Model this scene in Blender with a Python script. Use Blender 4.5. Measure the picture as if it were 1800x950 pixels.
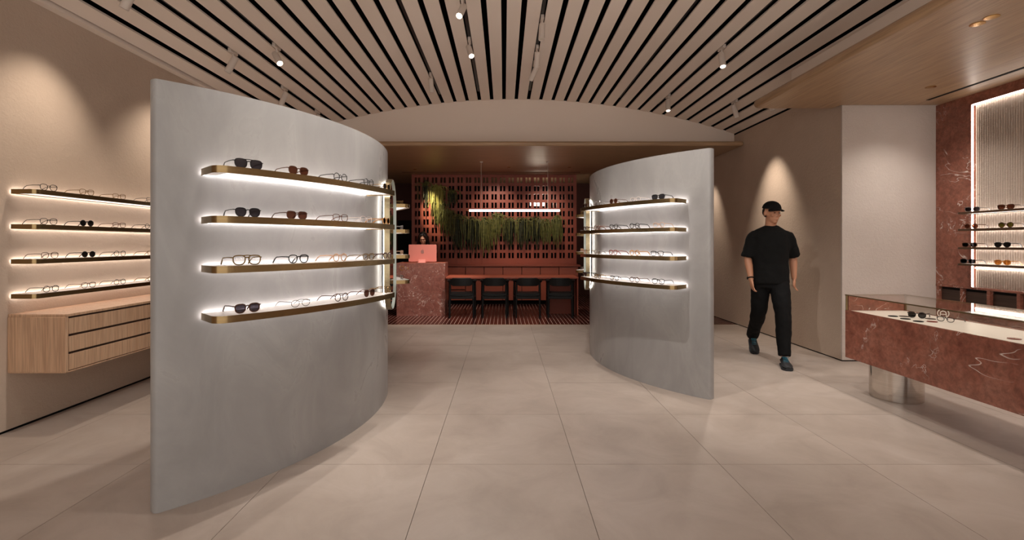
import bpy, bmesh, math, random
from mathutils import Vector, Matrix, Quaternion
random.seed(7)
R = math.radians
for o in list(bpy.data.objects): bpy.data.objects.remove(o)
SC = bpy.context.scene; COL = SC.collection
# ------------------------------------------------------------------ camera
FPX, CH, VX, VY = 870.0, 1.35, 886.0, 428.0          # focal length in px, eye height, vanishing point
cd = bpy.data.cameras.new('camera'); cam = bpy.data.objects.new('camera', cd); COL.objects.link(cam)
cam.location = (0, 0, CH); cam.rotation_euler = (R(90), 0, 0)
cd.sensor_width = 36; cd.lens = FPX/1800*36; cd.shift_x = (900-VX)/1800; cd.shift_y = (VY-475)/1800
cd.clip_start = .02
SC.camera = cam
SC.cycles.diffuse_bounces = 8; SC.cycles.max_bounces = 14; SC.cycles.transparent_max_bounces = 32
# ------------------------------------------------------------------ world and exposure
w = bpy.data.worlds.new('world'); SC.world = w; w.use_nodes = True
bg = w.node_tree.nodes['Background']; bg.inputs[0].default_value = (1, .92, .85, 1); bg.inputs[1].default_value = .80
vs = SC.view_settings; vs.view_transform = 'Standard'; vs.look = 'None'; vs.gamma = 1; vs.exposure = 0.92
try: vs.use_curve_mapping = False
except Exception: pass
WARM = (1, .86, .72); NEUT = (1, .93, .86); COOL = (1, .96, .92)
K = 1.3                                               # master power of the track spots

def spot_light(loc, tgt, power, ang=45, blend=.6, col=WARM, rad=.03):
    d = bpy.data.lights.new('spot_lamp', 'SPOT'); d.energy = power; d.spot_size = R(ang); d.spot_blend = blend
    d.color = col; d.shadow_soft_size = rad
    o = bpy.data.objects.new('spot_lamp', d); COL.objects.link(o); o.location = loc
    o.rotation_euler = (Vector(tgt)-Vector(loc)).to_track_quat('-Z', 'Y').to_euler()
    return o
# ------------------------------------------------------------------ materials
def lin(h):
    h = h.lstrip('#'); out = []
    for i in (0, 2, 4):
        c = int(h[i:i+2], 16)/255
        out.append(c/12.92 if c <= .04045 else ((c+.055)/1.055)**2.4)
    return (*out, 1)
def newmat(name):
    m = bpy.data.materials.new(name); m.use_nodes = True
    nt = m.node_tree; return m, nt, nt.nodes['Principled BSDF']
def plain(name, col, rough=.5, metal=0, spec=None, emis=None, es=0, trans=0, coat=0):
    m, nt, b = newmat(name)
    b.inputs['Base Color'].default_value = lin(col) if isinstance(col, str) else (*col, 1)
    b.inputs['Roughness'].default_value = rough; b.inputs['Metallic'].default_value = metal
    if spec is not None: b.inputs['Specular IOR Level'].default_value = spec
    if coat: b.inputs['Coat Weight'].default_value = coat
    if trans: b.inputs['Transmission Weight'].default_value = trans
    if emis:
        b.inputs['Emission Color'].default_value = (*emis, 1); b.inputs['Emission Strength'].default_value = es
    return m
def N(nt, t, **kw):
    n = nt.nodes.new(t)
    for k, v in kw.items():
        if k in n.inputs: n.inputs[k].default_value = v
        else: setattr(n, k, v)
    return n
def ramp(nt, src, stops):
    r = nt.nodes.new('ShaderNodeValToRGB'); e = r.color_ramp.elements
    while len(e) < len(stops): e.new(.5)
    for el, (p, c) in zip(e, stops): el.position = p; el.color = lin(c) if isinstance(c, str) else c
    nt.links.new(src, r.inputs[0]); return r.outputs[0]
def coords(nt, scale=(1, 1, 1), loc=(0, 0, 0), rot=(0, 0, 0)):
    tc = nt.nodes.new('ShaderNodeTexCoord'); mp = nt.nodes.new('ShaderNodeMapping')
    mp.inputs['Scale'].default_value = scale; mp.inputs['Location'].default_value = loc; mp.inputs['Rotation'].default_value = rot
    nt.links.new(tc.outputs['Object'], mp.inputs[0]); return mp.outputs[0]
def noise(nt, vec, scale, detail=4, rough=.55, dist=0):
    n = N(nt, 'ShaderNodeTexNoise'); n.inputs['Scale'].default_value = scale; n.inputs['Detail'].default_value = detail
    n.inputs['Roughness'].default_value = rough; n.inputs['Distortion'].default_value = dist
    nt.links.new(vec, n.inputs['Vector']); return n.outputs['Fac']
def bump(nt, b, h, strength, dist=.01):
    bn = nt.nodes.new('ShaderNodeBump'); bn.inputs['Strength'].default_value = strength; bn.inputs['Distance'].default_value = dist
    nt.links.new(h, bn.inputs['Height']); nt.links.new(bn.outputs[0], b.inputs['Normal'])
def mix(nt, fac, a, bb, mode='MIX'):
    m = nt.nodes.new('ShaderNodeMix'); m.data_type = 'RGBA'; m.blend_type = mode
    for s, v in ((0, fac), (6, a), (7, bb)):
        if hasattr(v, 'is_output') or isinstance(v, bpy.types.NodeSocket): nt.links.new(v, m.inputs[s])
        else: m.inputs[s].default_value = v
    return m.outputs[2]
def plaster(name, c1, c2, bs=.35, rough=.85):
    m, nt, b = newmat(name); v = coords(nt)
    nt.links.new(ramp(nt, noise(nt, v, 1.3, 6, .6), [(.3, c1), (.7, c2)]), b.inputs['Base Color'])
    b.inputs['Roughness'].default_value = rough; b.inputs['Specular IOR Level'].default_value = .25
    bump(nt, b, noise(nt, v, 38, 6, .62, .6), bs, .012); return m
def microcement(name, c1, c2, c3):
    m, nt, b = newmat(name); v = coords(nt, (1, 1, .55))
    f = noise(nt, v, 2.6, 7, .62, 1.2)
    nt.links.new(ramp(nt, f, [(.28, c1), (.52, c2), (.75, c3)]), b.inputs['Base Color'])
    nt.links.new(ramp(nt, f, [(.3, '#a0a0a0'), (.7, '#8a8a8a')]), b.inputs['Roughness'])
    b.inputs['Specular IOR Level'].default_value = .35
    bump(nt, b, noise(nt, v, 9, 5, .6, .8), .10, .01); return m
def wood(name, c1, c2, axis='y', rough=.5, scale=1.0):
    m, nt, b = newmat(name)
    s = {'y': (14, .55, 14), 'z': (14, 14, .55), 'x': (.55, 14, 14)}[axis]
    v = coords(nt, tuple(k*scale for k in s)); v2 = coords(nt, tuple(k*scale*5 for k in s))
    f = noise(nt, v, 1.6, 6, .6, .7); g = noise(nt, v2, 1.5, 3, .5)
    base = ramp(nt, f, [(.3, c1), (.7, c2)])
    dk = ramp(nt, g, [(.35, '#c4c4c4'), (.6, '#ffffff')])
    nt.links.new(mix(nt, .55, base, dk, 'MULTIPLY'), b.inputs['Base Color'])
    b.inputs['Roughness'].default_value = rough; bump(nt, b, g, .08, .004); return m
def marble(name, dark, mid, light, vein, rough=.25, s=1.0, dg=0.0):
    m, nt, b = newmat(name); v = coords(nt, (s, s, s), (3.1, 1.7, .4))
    base = ramp(nt, noise(nt, v, 3.2, 8, .66, .8), [(.28, dark), (.5, mid), (.75, light)])
    mott = ramp(nt, noise(nt, v, 22, 5, .7, .5), [(.35, '#b0b0b0'), (.65, '#ffffff')])
    base = mix(nt, .7, base, mott, 'MULTIPLY')
    # veins: thin bands of distorted noise, broken up by a second noise
    vl = coords(nt, (1.2*s, .35*s, 1.5*s), (.7, 2.3, 1.1), (R(-52), 0, R(8)))
    def band(sc, det, dist, wd, gate_s, g0, g1, vec=None):
        n = noise(nt, vec or v, sc, det, .6, dist)
        a = N(nt, 'ShaderNodeMath', operation='SUBTRACT'); nt.links.new(n, a.inputs[0]); a.inputs[1].default_value = .5
        a2 = N(nt, 'ShaderNodeMath', operation='ABSOLUTE'); nt.links.new(a.outputs[0], a2.inputs[0])
        r1 = ramp(nt, a2.outputs[0], [(0, (1, 1, 1, 1)), (wd, (0, 0, 0, 1))])
        gt = ramp(nt, noise(nt, v, gate_s, 3, .5), [(g0-dg, (0, 0, 0, 1)), (g1-dg, (1, 1, 1, 1))])
        return mix(nt, 1.0, r1, gt, 'MULTIPLY')
    va = band(1.5, 4, 1.2, .005, 2.6, .54, .62); vb = band(3.6, 4, 1.5, .007, 2.1, .60, .67); vd = band(1.2, 5, .8, .004, 3, .42, .5)
    c = mix(nt, vd, base, lin(dark)); c = mix(nt, vb, c, lin(vein)); c = mix(nt, va, c, lin(vein)); vf = band(2.3, 3, .4, .0009, 2.2, .53, .61, vl); c = mix(nt, vf, c, lin(vein))
    nt.links.new(c, b.inputs['Base Color']); b.inputs['Roughness'].default_value = rough; return m
def brass(name, c1, c2, rough=.28):
    m, nt, b = newmat(name); v = coords(nt, (1, 1, 90))
    nt.links.new(ramp(nt, noise(nt, v, 3, 3), [(.3, c1), (.7, c2)]), b.inputs['Base Color'])
    b.inputs['Metallic'].default_value = 1; b.inputs['Roughness'].default_value = rough; return m
def see(name, tint, tw, rough=.03, gl=(1, 1, 1)):
    m = bpy.data.materials.new(name); m.use_nodes = True; nt = m.node_tree; nt.nodes.clear()
    out = nt.nodes.new('ShaderNodeOutputMaterial'); t = nt.nodes.new('ShaderNodeBsdfTransparent'); g = nt.nodes.new('ShaderNodeBsdfGlossy')
    t.inputs[0].default_value = lin(tint); g.inputs['Roughness'].default_value = rough; g.inputs[0].default_value = (*gl, 1)
    lw = nt.nodes.new('ShaderNodeLayerWeight'); lw.inputs[0].default_value = .5      # facing: 0 head-on, 1 grazing
    fr = N(nt, 'ShaderNodeMath', operation='POWER'); nt.links.new(lw.outputs['Facing'], fr.inputs[0]); fr.inputs[1].default_value = 4.5
    ad = N(nt, 'ShaderNodeMath', operation='MULTIPLY_ADD'); nt.links.new(fr.outputs[0], ad.inputs[0]); ad.inputs[1].default_value = .75; ad.inputs[2].default_value = tw; ad.use_clamp = True
    mx = nt.nodes.new('ShaderNodeMixShader'); nt.links.new(ad.outputs[0], mx.inputs[0]); nt.links.new(t.outputs[0], mx.inputs[1])
    nt.links.new(g.outputs[0], mx.inputs[2]); nt.links.new(mx.outputs[0], out.inputs[0]); return m
def glow(name, col, s):
    return plain(name, '#ffffff', .5, emis=col, es=s)
def tile_mat(name, c1, c2, c3, rough, var):
    m, nt, b = newmat(name)
    tc = nt.nodes.new('ShaderNodeTexCoord'); oi = nt.nodes.new('ShaderNodeObjectInfo'); ad = N(nt, 'ShaderNodeVectorMath', operation='ADD')
    nt.links.new(tc.outputs['Object'], ad.inputs[0]); nt.links.new(oi.outputs['Location'], ad.inputs[1])
    f = noise(nt, ad.outputs[0], 2.2, 7, .62, .7)
    base = ramp(nt, f, [(.3, c1), (.5, c2), (.72, c3)])
    rv = ramp(nt, oi.outputs['Random'], [(0, (1-var, 1-var, 1-var, 1)), (1, (1, 1, 1, 1))])
    nt.links.new(mix(nt, 1.0, base, rv, 'MULTIPLY'), b.inputs['Base Color'])
    b.inputs['Roughness'].default_value = rough; b.inputs['Specular IOR Level'].default_value = .4
    bump(nt, b, noise(nt, ad.outputs[0], 60, 4, .6), .05, .004); return m

M = {}
M['wall'] = plaster('wall_plaster', '#bba897', '#c7b4a3', .42)
M['wallr'] = plaster('pilaster_lit_plaster', '#bfb3aa', '#c9beb6', .60)  # rougher wall plaster; its paler grey puts the cooler light into the colour
M['ceil'] = plain('ceiling_board', '#ecdfd3', .8, spec=.2)
M['void'] = plain('ceiling_void_black', '#08080b', .9, spec=.1)
M['cement'] = microcement('grey_microcement', '#908e8d', '#9a9897', '#a5a3a1')
M['floor'] = tile_mat('stone_floor_tile', '#a3958a', '#aea095', '#b8aba1', .42, .05)
M['grout'] = plain('floor_grout', '#6f645b', .9)
M['oak'] = wood('pale_oak', '#c29b7c', '#d3b091', 'z', .5)
M['oakh'] = wood('pale_oak_drawer', '#c29b7c', '#d3b091', 'z', .5)
M['veneer'] = wood('ceiling_veneer', '#a68668', '#b79877', 'x', .38, .7)
M['veneery'] = wood('ceiling_veneer_long', '#a68668', '#b79877', 'y', .38, .7)
M['dwood'] = wood('dark_walnut', '#33231c', '#4a352b', 'y', .5)
M['marble'] = marble('red_marble', '#80493a', '#9a604e', '#aa7462', '#e6d8cf', .25)
M['marble2'] = marble('red_marble_desk', '#84493d', '#9c5f52', '#ae7468', '#e6d0c6', .3, 1.3, .07)
M['brass'] = brass('brushed_brass', '#8a7350', '#9d855f', .24)
M['brassd'] = brass('brass_wall_reflection', '#a8997a', '#b3a586', .25)  # mirror ring brass, paled to carry the white wall's reflection in its colour
M['bronze'] = plain('dark_bronze_edge', '#5b4534', .35, .7)
M['steel'] = brass('brushed_steel', '#c4bcb4', '#d4ccc4', .13)
M['lit_brass'] = plain('pale_lit_brass', '#cfdad5', .3, .3)  # brass ring's inner face, with its bright reflection put into the colour
M['acryl'] = plain('white_acrylic', '#e6dfd9', .35)
M['led'] = glow('shelf_led', (1, .95, .93), 7.5)
M['ledb'] = glow('shelf_led_low', (1, .95, .92), 2.4)
M['diff'] = glow('shelf_diffuser', (1, .95, .92), .42)
M['ledw'] = glow('warm_shelf_led', (1, .94, .89), 4.6)
M['ledwb'] = glow('warm_shelf_led_low', (1, .94, .89), 2.8)
M['diffw'] = glow('warm_shelf_diffuser', (1, .93, .87), .36)
M['ledh'] = glow('halo_led', (1, .94, .86), 7)
M['ledm'] = glow('niche_led', (1, .92, .84), 7)
M['mirror'] = plain('mirror_silver', '#d9dad6', .02, 1)
M['flute'] = plaster('fluted_stone', '#b0a093', '#beafa2', .8, .75)
M['terra'] = plain('terracotta_lacquer', '#8f4431', .5)
M['terra2'] = plain('terracotta_cabinet', '#9d4f3a', .45)
M['terrad'] = plain('deep_red_wall', '#42201a', .8)
M['redtile'] = plain('dark_red_floor_tile', '#45201b', .22)
M['pgrout'] = plain('pale_pink_grout', '#d6b3a4', .8)
M['black'] = plain('black_wood', '#09090a', .5, spec=.3)
M['blackm'] = plain('matt_black', '#0b0b0c', .8, spec=.2)
M['leather'] = plain('black_leather', '#0b0b0c', .5, spec=.3)
M['white'] = plain('white_fixture', '#d2c6bc', .45)
M['lens_on'] = glow('lit_lamp_lens', (1, .9, .8), 5)
M['lens_off'] = plain('lamp_lens', '#cfc4b8', .2)
M['track'] = plain('track_grey', '#1b1a1b', .4)
M['glass'] = see('case_glass', '#f9f8f5', .03)
M['gedge'] = plain('brass_glass_edge', '#8d7a58', .3, .8)
M['gold'] = plain('gold_metal', '#c79a5a', .25, 1)
M['tubeglow'] = glow('pendant_glow', (.93, .97, 1), 1.3)
M['lampglow'] = glow('frosted_lamp_glow', (1, .88, .7), 14)
M['pink'] = plain('coral_pink_computer', '#e58c80', .4)
M['pinkl'] = plain('pale_coral_stand', '#f0aaa0', .35)
M['pinkd'] = plain('grey_pink_emblem', '#a8766f', .35)
M['skin'] = plain('skin', '#c08a6c', .5)
M['skinw'] = plain('skin_light', '#cf9c80', .5)
M['hair'] = plain('black_hair', '#0d0a0a', .35)
M['shirt'] = plain('black_cotton', '#101010', .85, spec=.2)
M['pants'] = plain('black_denim', '#0c0c0d', .8, spec=.2)
M['shoe'] = plain('dark_shoe', '#14161a', .6)
M['sole'] = plain('shoe_sole', '#2a2d31', .7)
M['lace'] = plain('cyan_lace', '#267f98', .6)
M['lip'] = plain('lips', '#9a5a4d', .5)
M['eye'] = plain('eye_dark', '#150f0c', .2)
M['cap'] = plain('black_cap', '#111112', .85, spec=.2)
# frames and lenses
for k, c, r, me in (('f_black', '#111012', .25, 0), ('f_tort', '#4a2a1a', .25, 0), ('f_amber', '#b17a3a', .22, 0), ('f_olive', '#6d5428', .22, 0),
                    ('f_beige', '#c9a183', .25, 0), ('f_clear', '#dccfc8', .12, 0), ('f_gold', '#7d6038', .3, .7), ('f_silver', '#85807c', .3, .7),
                    ('f_red', '#7a2c22', .25, 0), ('f_brown', '#5a3524', .25, 0)):
    M[k] = plain(k.replace('f_', 'frame_'), c, r, me)
M['l_clear'] = see('lens_clear', '#fafafa', .02)
M['l_grey'] = see('lens_grey', '#7d797f', .05)
M['l_brown'] = see('lens_brown', '#a07a68', .05)
M['l_dark'] = see('lens_dark', '#4a4648', .05)
M['l_green'] = see('lens_green', '#98945f', .05)
M['l_orange'] = see('lens_orange', '#d3a974', .05)
# ------------------------------------------------------------------ mesh helpers
class MB:
    def __init__(s): s.v = []; s.f = []
    def add(s, vs, fs):
        n = len(s.v); s.v += [tuple(v) for v in vs]; s.f += [tuple(i+n for i in f) for f in fs]; return s
    def box(s, x0, x1, y0, y1, z0, z1):
        return s.add([(x, y, z) for x in (x0, x1) for y in (y0, y1) for z in (z0, z1)],
                     [(0, 1, 3, 2), (4, 6, 7, 5), (0, 4, 5, 1), (2, 3, 7, 6), (0, 2, 6, 4), (1, 5, 7, 3)])
    def hexa(s, b, t):                      # 4 bottom, 4 top points
        return s.add(list(b)+list(t), [(3, 2, 1, 0), (4, 5, 6, 7)]+[(i, (i+1) % 4, 4+(i+1) % 4, 4+i) for i in range(4)])
    def prism(s, out, z0, z1, fn=None):
        fn = fn or (lambda a, b, z: (a, b, z)); n = len(out)
        return s.add([fn(a, b, z0) for a, b in out]+[fn(a, b, z1) for a, b in out],
                     [tuple(range(n))[::-1], tuple(range(n, 2*n))]+[(i, (i+1) % n, n+(i+1) % n, n+i) for i in range(n)])
    def ring(s, out, inn, z0, z1, fn=None):  # closed band between two outlines
        fn = fn or (lambda a, b, z: (a, b, z)); n = len(out)
        vs = [fn(a, b, z0) for a, b in out]+[fn(a, b, z1) for a, b in out]+[fn(a, b, z0) for a, b in inn]+[fn(a, b, z1) for a, b in inn]
        fs = []
        for i in range(n):
            j = (i+1) % n
            fs += [(i, j, n+j, n+i), (2*n+j, 2*n+i, 3*n+i, 3*n+j), (n+i, n+j, 3*n+j, 3*n+i), (j, i, 2*n+i, 2*n+j)]
        return s.add(vs, fs)
    def loft(s, rings, cap=True, closed=False):
        n = len(rings[0]); vs = [p for r in rings for p in r]; fs = []
        m = len(rings)
        for i in range(m if closed else m-1):
            a = i*n; b = ((i+1) % m)*n
            for k in range(n): fs.append((a+k, a+(k+1) % n, b+(k+1) % n, b+k))
        if cap and not closed: fs += [tuple(range(n))[::-1], tuple(range((m-1)*n, m*n))]
        return s.add(vs, fs)
    def tube(s, pts, r, n=8, closed=False, flat=None):
        P = [Vector(p) for p in pts]; m = len(P); rs = r if isinstance(r, (list, tuple)) else [r]*m
        ref = None; rings = []
        for i in range(m):
            t = (P[(i+1) % m]-P[i-1]) if closed else (P[min(i+1, m-1)]-P[max(i-1, 0)])
            if t.length < 1e-9: t = Vector((0, 0, 1))
            t.normalize()
            if ref is None: ref = Vector((0, 0, 1)) if abs(t.z) < .9 else Vector((1, 0, 0))
            u = ref-t*ref.dot(t)
            if u.length < 1e-6: u = t.orthogonal()
            u.normalize(); v = t.cross(u); ref = u
            fl = flat or 1
            rings.append([P[i]+u*(math.cos(2*math.pi*k/n)*rs[i])+v*(math.sin(2*math.pi*k/n)*rs[i]*fl) for k in range(n)])
        return s.loft(rings, True, closed)
    def lathe(s, prof, n=24, c=(0, 0, 0), mat=None):
        rings = []
        for r, z in prof:
            ring = [Vector((r*math.cos(2*math.pi*k/n), r*math.sin(2*math.pi*k/n), z)) for k in range(n)]
            rings.append([((mat @ p) if mat else p)+Vector(c) for p in ring])
        return s.loft(rings)
    def ell(s, c, r, n=14, m=9, rot=None):
        rings = []
        for i in range(m):
            a = math.pi*(i+.5)/m*1.0
            a = math.pi*(.04+.92*i/(m-1))
            ring = []
            for k in range(n):
                p = Vector((r[0]*math.sin(a)*math.cos(2*math.pi*k/n), r[1]*math.sin(a)*math.sin(2*math.pi*k/n), -r[2]*math.cos(a)))
                if rot: p = rot @ p
                ring.append(p+Vector(c))
            rings.append(ring)
        return s.loft(rings)
    def mesh(s, name, xf=None, ang=35):
        me = bpy.data.meshes.new(name); vs = s.v
        if xf is not None: vs = [tuple(xf @ Vector(v)) for v in vs]
        me.from_pydata(vs, [], s.f)
        bm = bmesh.new(); bm.from_mesh(me); bmesh.ops.recalc_face_normals(bm, faces=bm.faces); bm.to_mesh(me); bm.free()
        me.polygons.foreach_set('use_smooth', [True]*len(me.polygons)); me.set_sharp_from_angle(angle=R(ang)); return me
MW = {}
def tag(o, label=None, cat=None, group=None, kind=None):
    if label: o['label'] = label
    if cat: o['category'] = cat
    if group: o['group'] = group
    if kind: o['kind'] = kind
    return o
def thing(name, label, cat, loc=(0, 0, 0), rz=0, group=None):
    o = bpy.data.objects.new(name, None); COL.objects.link(o); o.location = loc; o.rotation_euler = (0, 0, rz); o.empty_display_size = .05
    MW[o] = Matrix.Translation(loc) @ Matrix.Rotation(rz, 4, 'Z'); return tag(o, label, cat, group)
def part(name, mb, mat, parent, world=True, label=None, bev=0, seg=2, ang=35, me=None, kind=None):
    """one mesh under a thing; coordinates in the world unless world is False"""
    if me is None:
        me = mb.mesh(name, MW[parent].inverted() if world else None, ang); me.materials.append(M[mat])
    o = bpy.data.objects.new(name, me); COL.objects.link(o); o.parent = parent; MW[o] = MW[parent]
    if bev:
        b = o.modifiers.new('bevel', 'BEVEL'); b.width = bev; b.segments = seg; b.limit_method = 'ANGLE'; b.angle_limit = R(40)
    return tag(o, label, kind=kind)
def top(name, mb, mat, label=None, cat=None, group=None, kind=None, bev=0, seg=2, ang=35):
    """a thing (or a piece of the setting) that is one mesh"""
    xs = [v[0] for v in mb.v]; ys = [v[1] for v in mb.v]; zs = [v[2] for v in mb.v]
    loc = Vector(((min(xs)+max(xs))/2, (min(ys)+max(ys))/2, min(zs)))
    me = mb.mesh(name, Matrix.Translation(-loc), ang); me.materials.append(M[mat])
    o = bpy.data.objects.new(name, me); COL.objects.link(o); o.location = loc; MW[o] = Matrix.Translation(loc)
    if bev:
        b = o.modifiers.new('bevel', 'BEVEL'); b.width = bev; b.segments = seg; b.limit_method = 'ANGLE'; b.angle_limit = R(40)
    return tag(o, label, cat, group, kind)
def children(o): return [c for c in COL.objects if c.parent is o]
def copy_tree(o, kids, loc, rz, label):
    r = o.copy(); COL.objects.link(r); r.location = loc; r.rotation_euler = (0, 0, rz); r['label'] = label
    for ch, sub in kids:
        c = ch.copy(); COL.objects.link(c); c.parent = r
        for g in sub:
            d = g.copy(); COL.objects.link(d); d.parent = c
    return r
def organic(o, voxel, it=4, fac=.5, disp=0):
    m = o.modifiers.new('r', 'REMESH'); m.mode = 'VOXEL'; m.voxel_size = voxel; m.use_smooth_shade = True
    s = o.modifiers.new('s', 'SMOOTH'); s.factor = fac; s.iterations = it
    if disp:
        t = bpy.data.textures.new('folds', 'CLOUDS'); t.noise_scale = .11
        d = o.modifiers.new('d', 'DISPLACE'); d.texture = t; d.strength = disp; d.texture_coords = 'LOCAL'
    dg = bpy.context.evaluated_depsgraph_get(); me = bpy.data.meshes.new_from_object(o.evaluated_get(dg))
    me.materials.clear(); me.materials.append(o.data.materials[0])
    o.modifiers.clear(); o.data = me
    me.polygons.foreach_set('use_smooth', [True]*len(me.polygons))
ORD = ['first', 'second', 'third', 'fourth', 'fifth', 'sixth', 'seventh', 'eighth']

# ================================================================== SETTING
XL, XR, YF, YB = -3.55, 3.86, -1.2, 13.0            # left wall, right wall, shop front, back wall
YE, ZS = 8.3, 2.92                                   # fascia plane, soffit underside
VC, VR, VZ = .19, 11.98, 3.76                        # barrel vault: axis X, radius, crown height
def vault(x): return VZ-(VR-math.sqrt(VR*VR-(x-VC)**2))
YRED = 8.21
floor = top('floor', MB().box(-3.8, 5.3, YF, YB+.2, -.12, -.006), 'grout', kind='structure')
TW = .883; cache = {}
def cuts(lo, hi, o):
    k = math.ceil((lo-o)/TW-1e-6); c = [lo]
    while o+k*TW < hi-1e-6:
        if o+k*TW > lo+1e-6: c.append(o+k*TW)
        k += 1
    return c+[hi]
cx = cuts(XL, 5.0, .434); cy = cuts(YF, YRED, 3.02)
for i in range(len(cx)-1):
    for j in range(len(cy)-1):
        a, b, c, d = cx[i], cx[i+1], cy[j], cy[j+1]
        key = (round(b-a, 3), round(d-c, 3))
        if key not in cache:
            g = .0015
            me = MB().box(-(b-a)/2+g, (b-a)/2-g, -(d-c)/2+g, (d-c)/2-g, -.02, 0).mesh('floor_tile'); me.materials.append(M['floor']); cache[key] = me
        o = bpy.data.objects.new('floor_tile', cache[key]); COL.objects.link(o); o.parent = floor
        o.location = Vector(((a+b)/2, (c+d)/2, random.uniform(-.0004, .0004)))-floor.location
# narrow red tiles of the back room: too small to pick apart, one part
mb = MB(); pw, pl = .066, .42; x = XL+.01; q = 0
while x < XR-.05:
    y = YRED+.012-(.21 if q % 2 else 0)
    while y < YB:
        y0 = max(y, YRED+.012); y1 = min(y+pl, YB)
        if y1-y0 > .02: mb.box(x+.0028, x+pw-.0028, y0+.003, y1-.003, -.02, .001)
        y += pl
    x += pw; q += 1
part('red_strip_tiles', mb, 'redtile', floor, label='narrow glossy dark red floor tiles laid lengthwise', kind='stuff')
part('pale_grout_bed', MB().box(XL, XR, YRED, YB, -.02, -.0015), 'pgrout', floor)
part('threshold_strip', MB().box(XL, XR, YRED, YRED+.012, -.02, .002), 'gold', floor)
# walls
wl = top('wall_left', MB().box(XL-.2, XL, YF, YB, .015, 3.2), 'wall', kind='structure')
top('shadow_gap_left', MB().box(XL-.19, XL-.012, YF, YB, -.005, .016), 'blackm', kind='structure')  # black strip colours in the shade of the gap at the wall foot
out = [(XR, 5.66), (4.935, 5.66), (4.935, YB), (XR, YB)]
top('wall_right', MB().box(XR, 5.2, 5.675, YB, .015, 3.16), 'wall', kind='structure')
top('wall_pilaster', MB().box(XR, 4.935, 5.65, 5.675, .015, 3.15), 'wallr', kind='structure')
top('shadow_gap_right', MB().box(XR+.012, 4.9, 5.664, YB, -.005, .016), 'blackm', kind='structure')  # the same painted shade along the foot of the right wall
top('wall_back', MB().box(XL, XR, YB, YB+.15, -.02, ZS+.1), 'terrad', kind='structure')
M['unlit_shade'] = plain('blue_black_shade', '#0d0d12', .9, spec=.1)
top('shade_sheet_back', MB().box(-2.3, 1.85, YB-.05, YB-.01, 0, ZS), 'unlit_shade', kind='structure')  # dark sheet, painted shade in front of the unlit red back wall
d1 = top('door_1', MB().box(-2.78, -2.40, YB-.03, YB, 0, 1.95), 'blackm', kind='structure', bev=.004)
part('door_handle', MB().tube([(-2.45, YB-.05, .95), (-2.45, YB-.05, 1.15)], .008), 'gold', d1)
fo = [(XL, ZS+.05), (XR, ZS+.05)]+[(XR+(XL-XR)*k/40, vault(XR+(XL-XR)*k/40)+.012) for k in range(41)]
top('wall_fascia', MB().prism(fo, YE, YE+.12, lambda a, b, z: (a, z, b)), 'ceil', kind='structure')
# vaulted ceiling: black void above, one board between every two slots
ceil = top('ceiling', MB().box(XL-.2, 5.3, YF, YE+.2, 4.05, 4.15), 'void', kind='structure')
top('light_block_front', MB().box(XL, 5.3, YF, YF+.05, 3.45, 4.05), 'void', kind='structure')  # black panels added around the void to shut out world light
top('light_block_back', MB().box(XL-.1, 5.3, YE+.13, YE+.2, 3.0, 4.05), 'void', kind='structure')
top('light_block_left', MB().box(XL-.2, XL-.03, YF, YE+.2, 3.2, 4.05), 'void', kind='structure')
top('light_block_right', MB().box(XR+.03, XR+.1, YF, YE+.2, 3.1, 4.05), 'void', kind='structure')
SP, SW = .2046, .058
bme = MB().box(-(SP-SW)/2, (SP-SW)/2, -(YE-YF)/2, (YE-YF)/2, 0, .022).mesh('ceiling_board'); bme.materials.append(M['ceil'])
for k in range(-18, 19):
    x = (k+.5)*SP
    if x < XL+.06 or x > XR-.02: continue
    o = bpy.data.objects.new('ceiling_board', bme); COL.objects.link(o); o.parent = ceil
    o.location = Vector((x, (YE+YF)/2, vault(x)))-ceil.location
    o.rotation_euler = (0, math.asin((x-VC)/VR), 0)
part('edge_board', MB().box(XL, XL+.075, YF, YE, vault(XL+.04)-.005, vault(XL)+.1), 'ceil', ceil)
# timber soffits
def rounded(pts, r, n=6):
    """round the corners of a polygon; r is one radius for each corner"""
    o = []; m = len(pts)
    for i, p in enumerate(pts):
        p = Vector(p); a = (Vector(pts[i-1])-p).normalized(); b = (Vector(pts[(i+1) % m])-p).normalized(); rr = r[i]
        if rr <= 0: o.append(tuple(p)); continue
        half = a.angle(b)/2; d = rr/math.tan(half); c = p+(a+b).normalized()*(rr/math.sin(half))
        s, e = p+a*d, p+b*d
        a0 = math.atan2(*(s-c).yx); a1 = math.atan2(*(e-c).yx); da = (a1-a0+math.pi) % (2*math.pi)-math.pi
        o += [(c.x+rr*math.cos(a0+da*k/n), c.y+rr*math.sin(a0+da*k/n)) for k in range(n+1)]
    return o
sb = top('ceiling_soffit_back', MB().box(XL, XR, 7.95, YB, ZS, ZS+.075), 'veneer', kind='structure', bev=.034, seg=4)
part('air_slot', MB().box(-2.25, 1.68, 10.90, 10.93, ZS-.003, ZS+.002), 'blackm', sb)
for (x, y) in ((-1.88, 10.45), (-1.98, 11.18), (.10, 10.2), (1.35, 10.2), (3.45, 9.1)):
    part('downlight', MB().lathe([(.03, ZS-.004), (.034, ZS-.004), (.034, ZS+.001), (.01, ZS+.001)], 16, (x, y, 0)), 'gold', sb)
so = rounded([(2.885, YF), (4.98, YF), (4.98, 5.65), (XR-.01, 5.65), (XR-.01, 5.79), (2.885, 5.79)], [0, 0, 0, 0, 0, .10])
sr = top('ceiling_soffit_right', MB().prism(so, ZS, ZS+.085), 'veneery', kind='structure', bev=.038, seg=4)
top('wall_soffit_fascia', MB().box(3.32, 3.36, YF, 5.72, ZS+.085, vault(3.34)), 'ceil', kind='structure')
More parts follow.
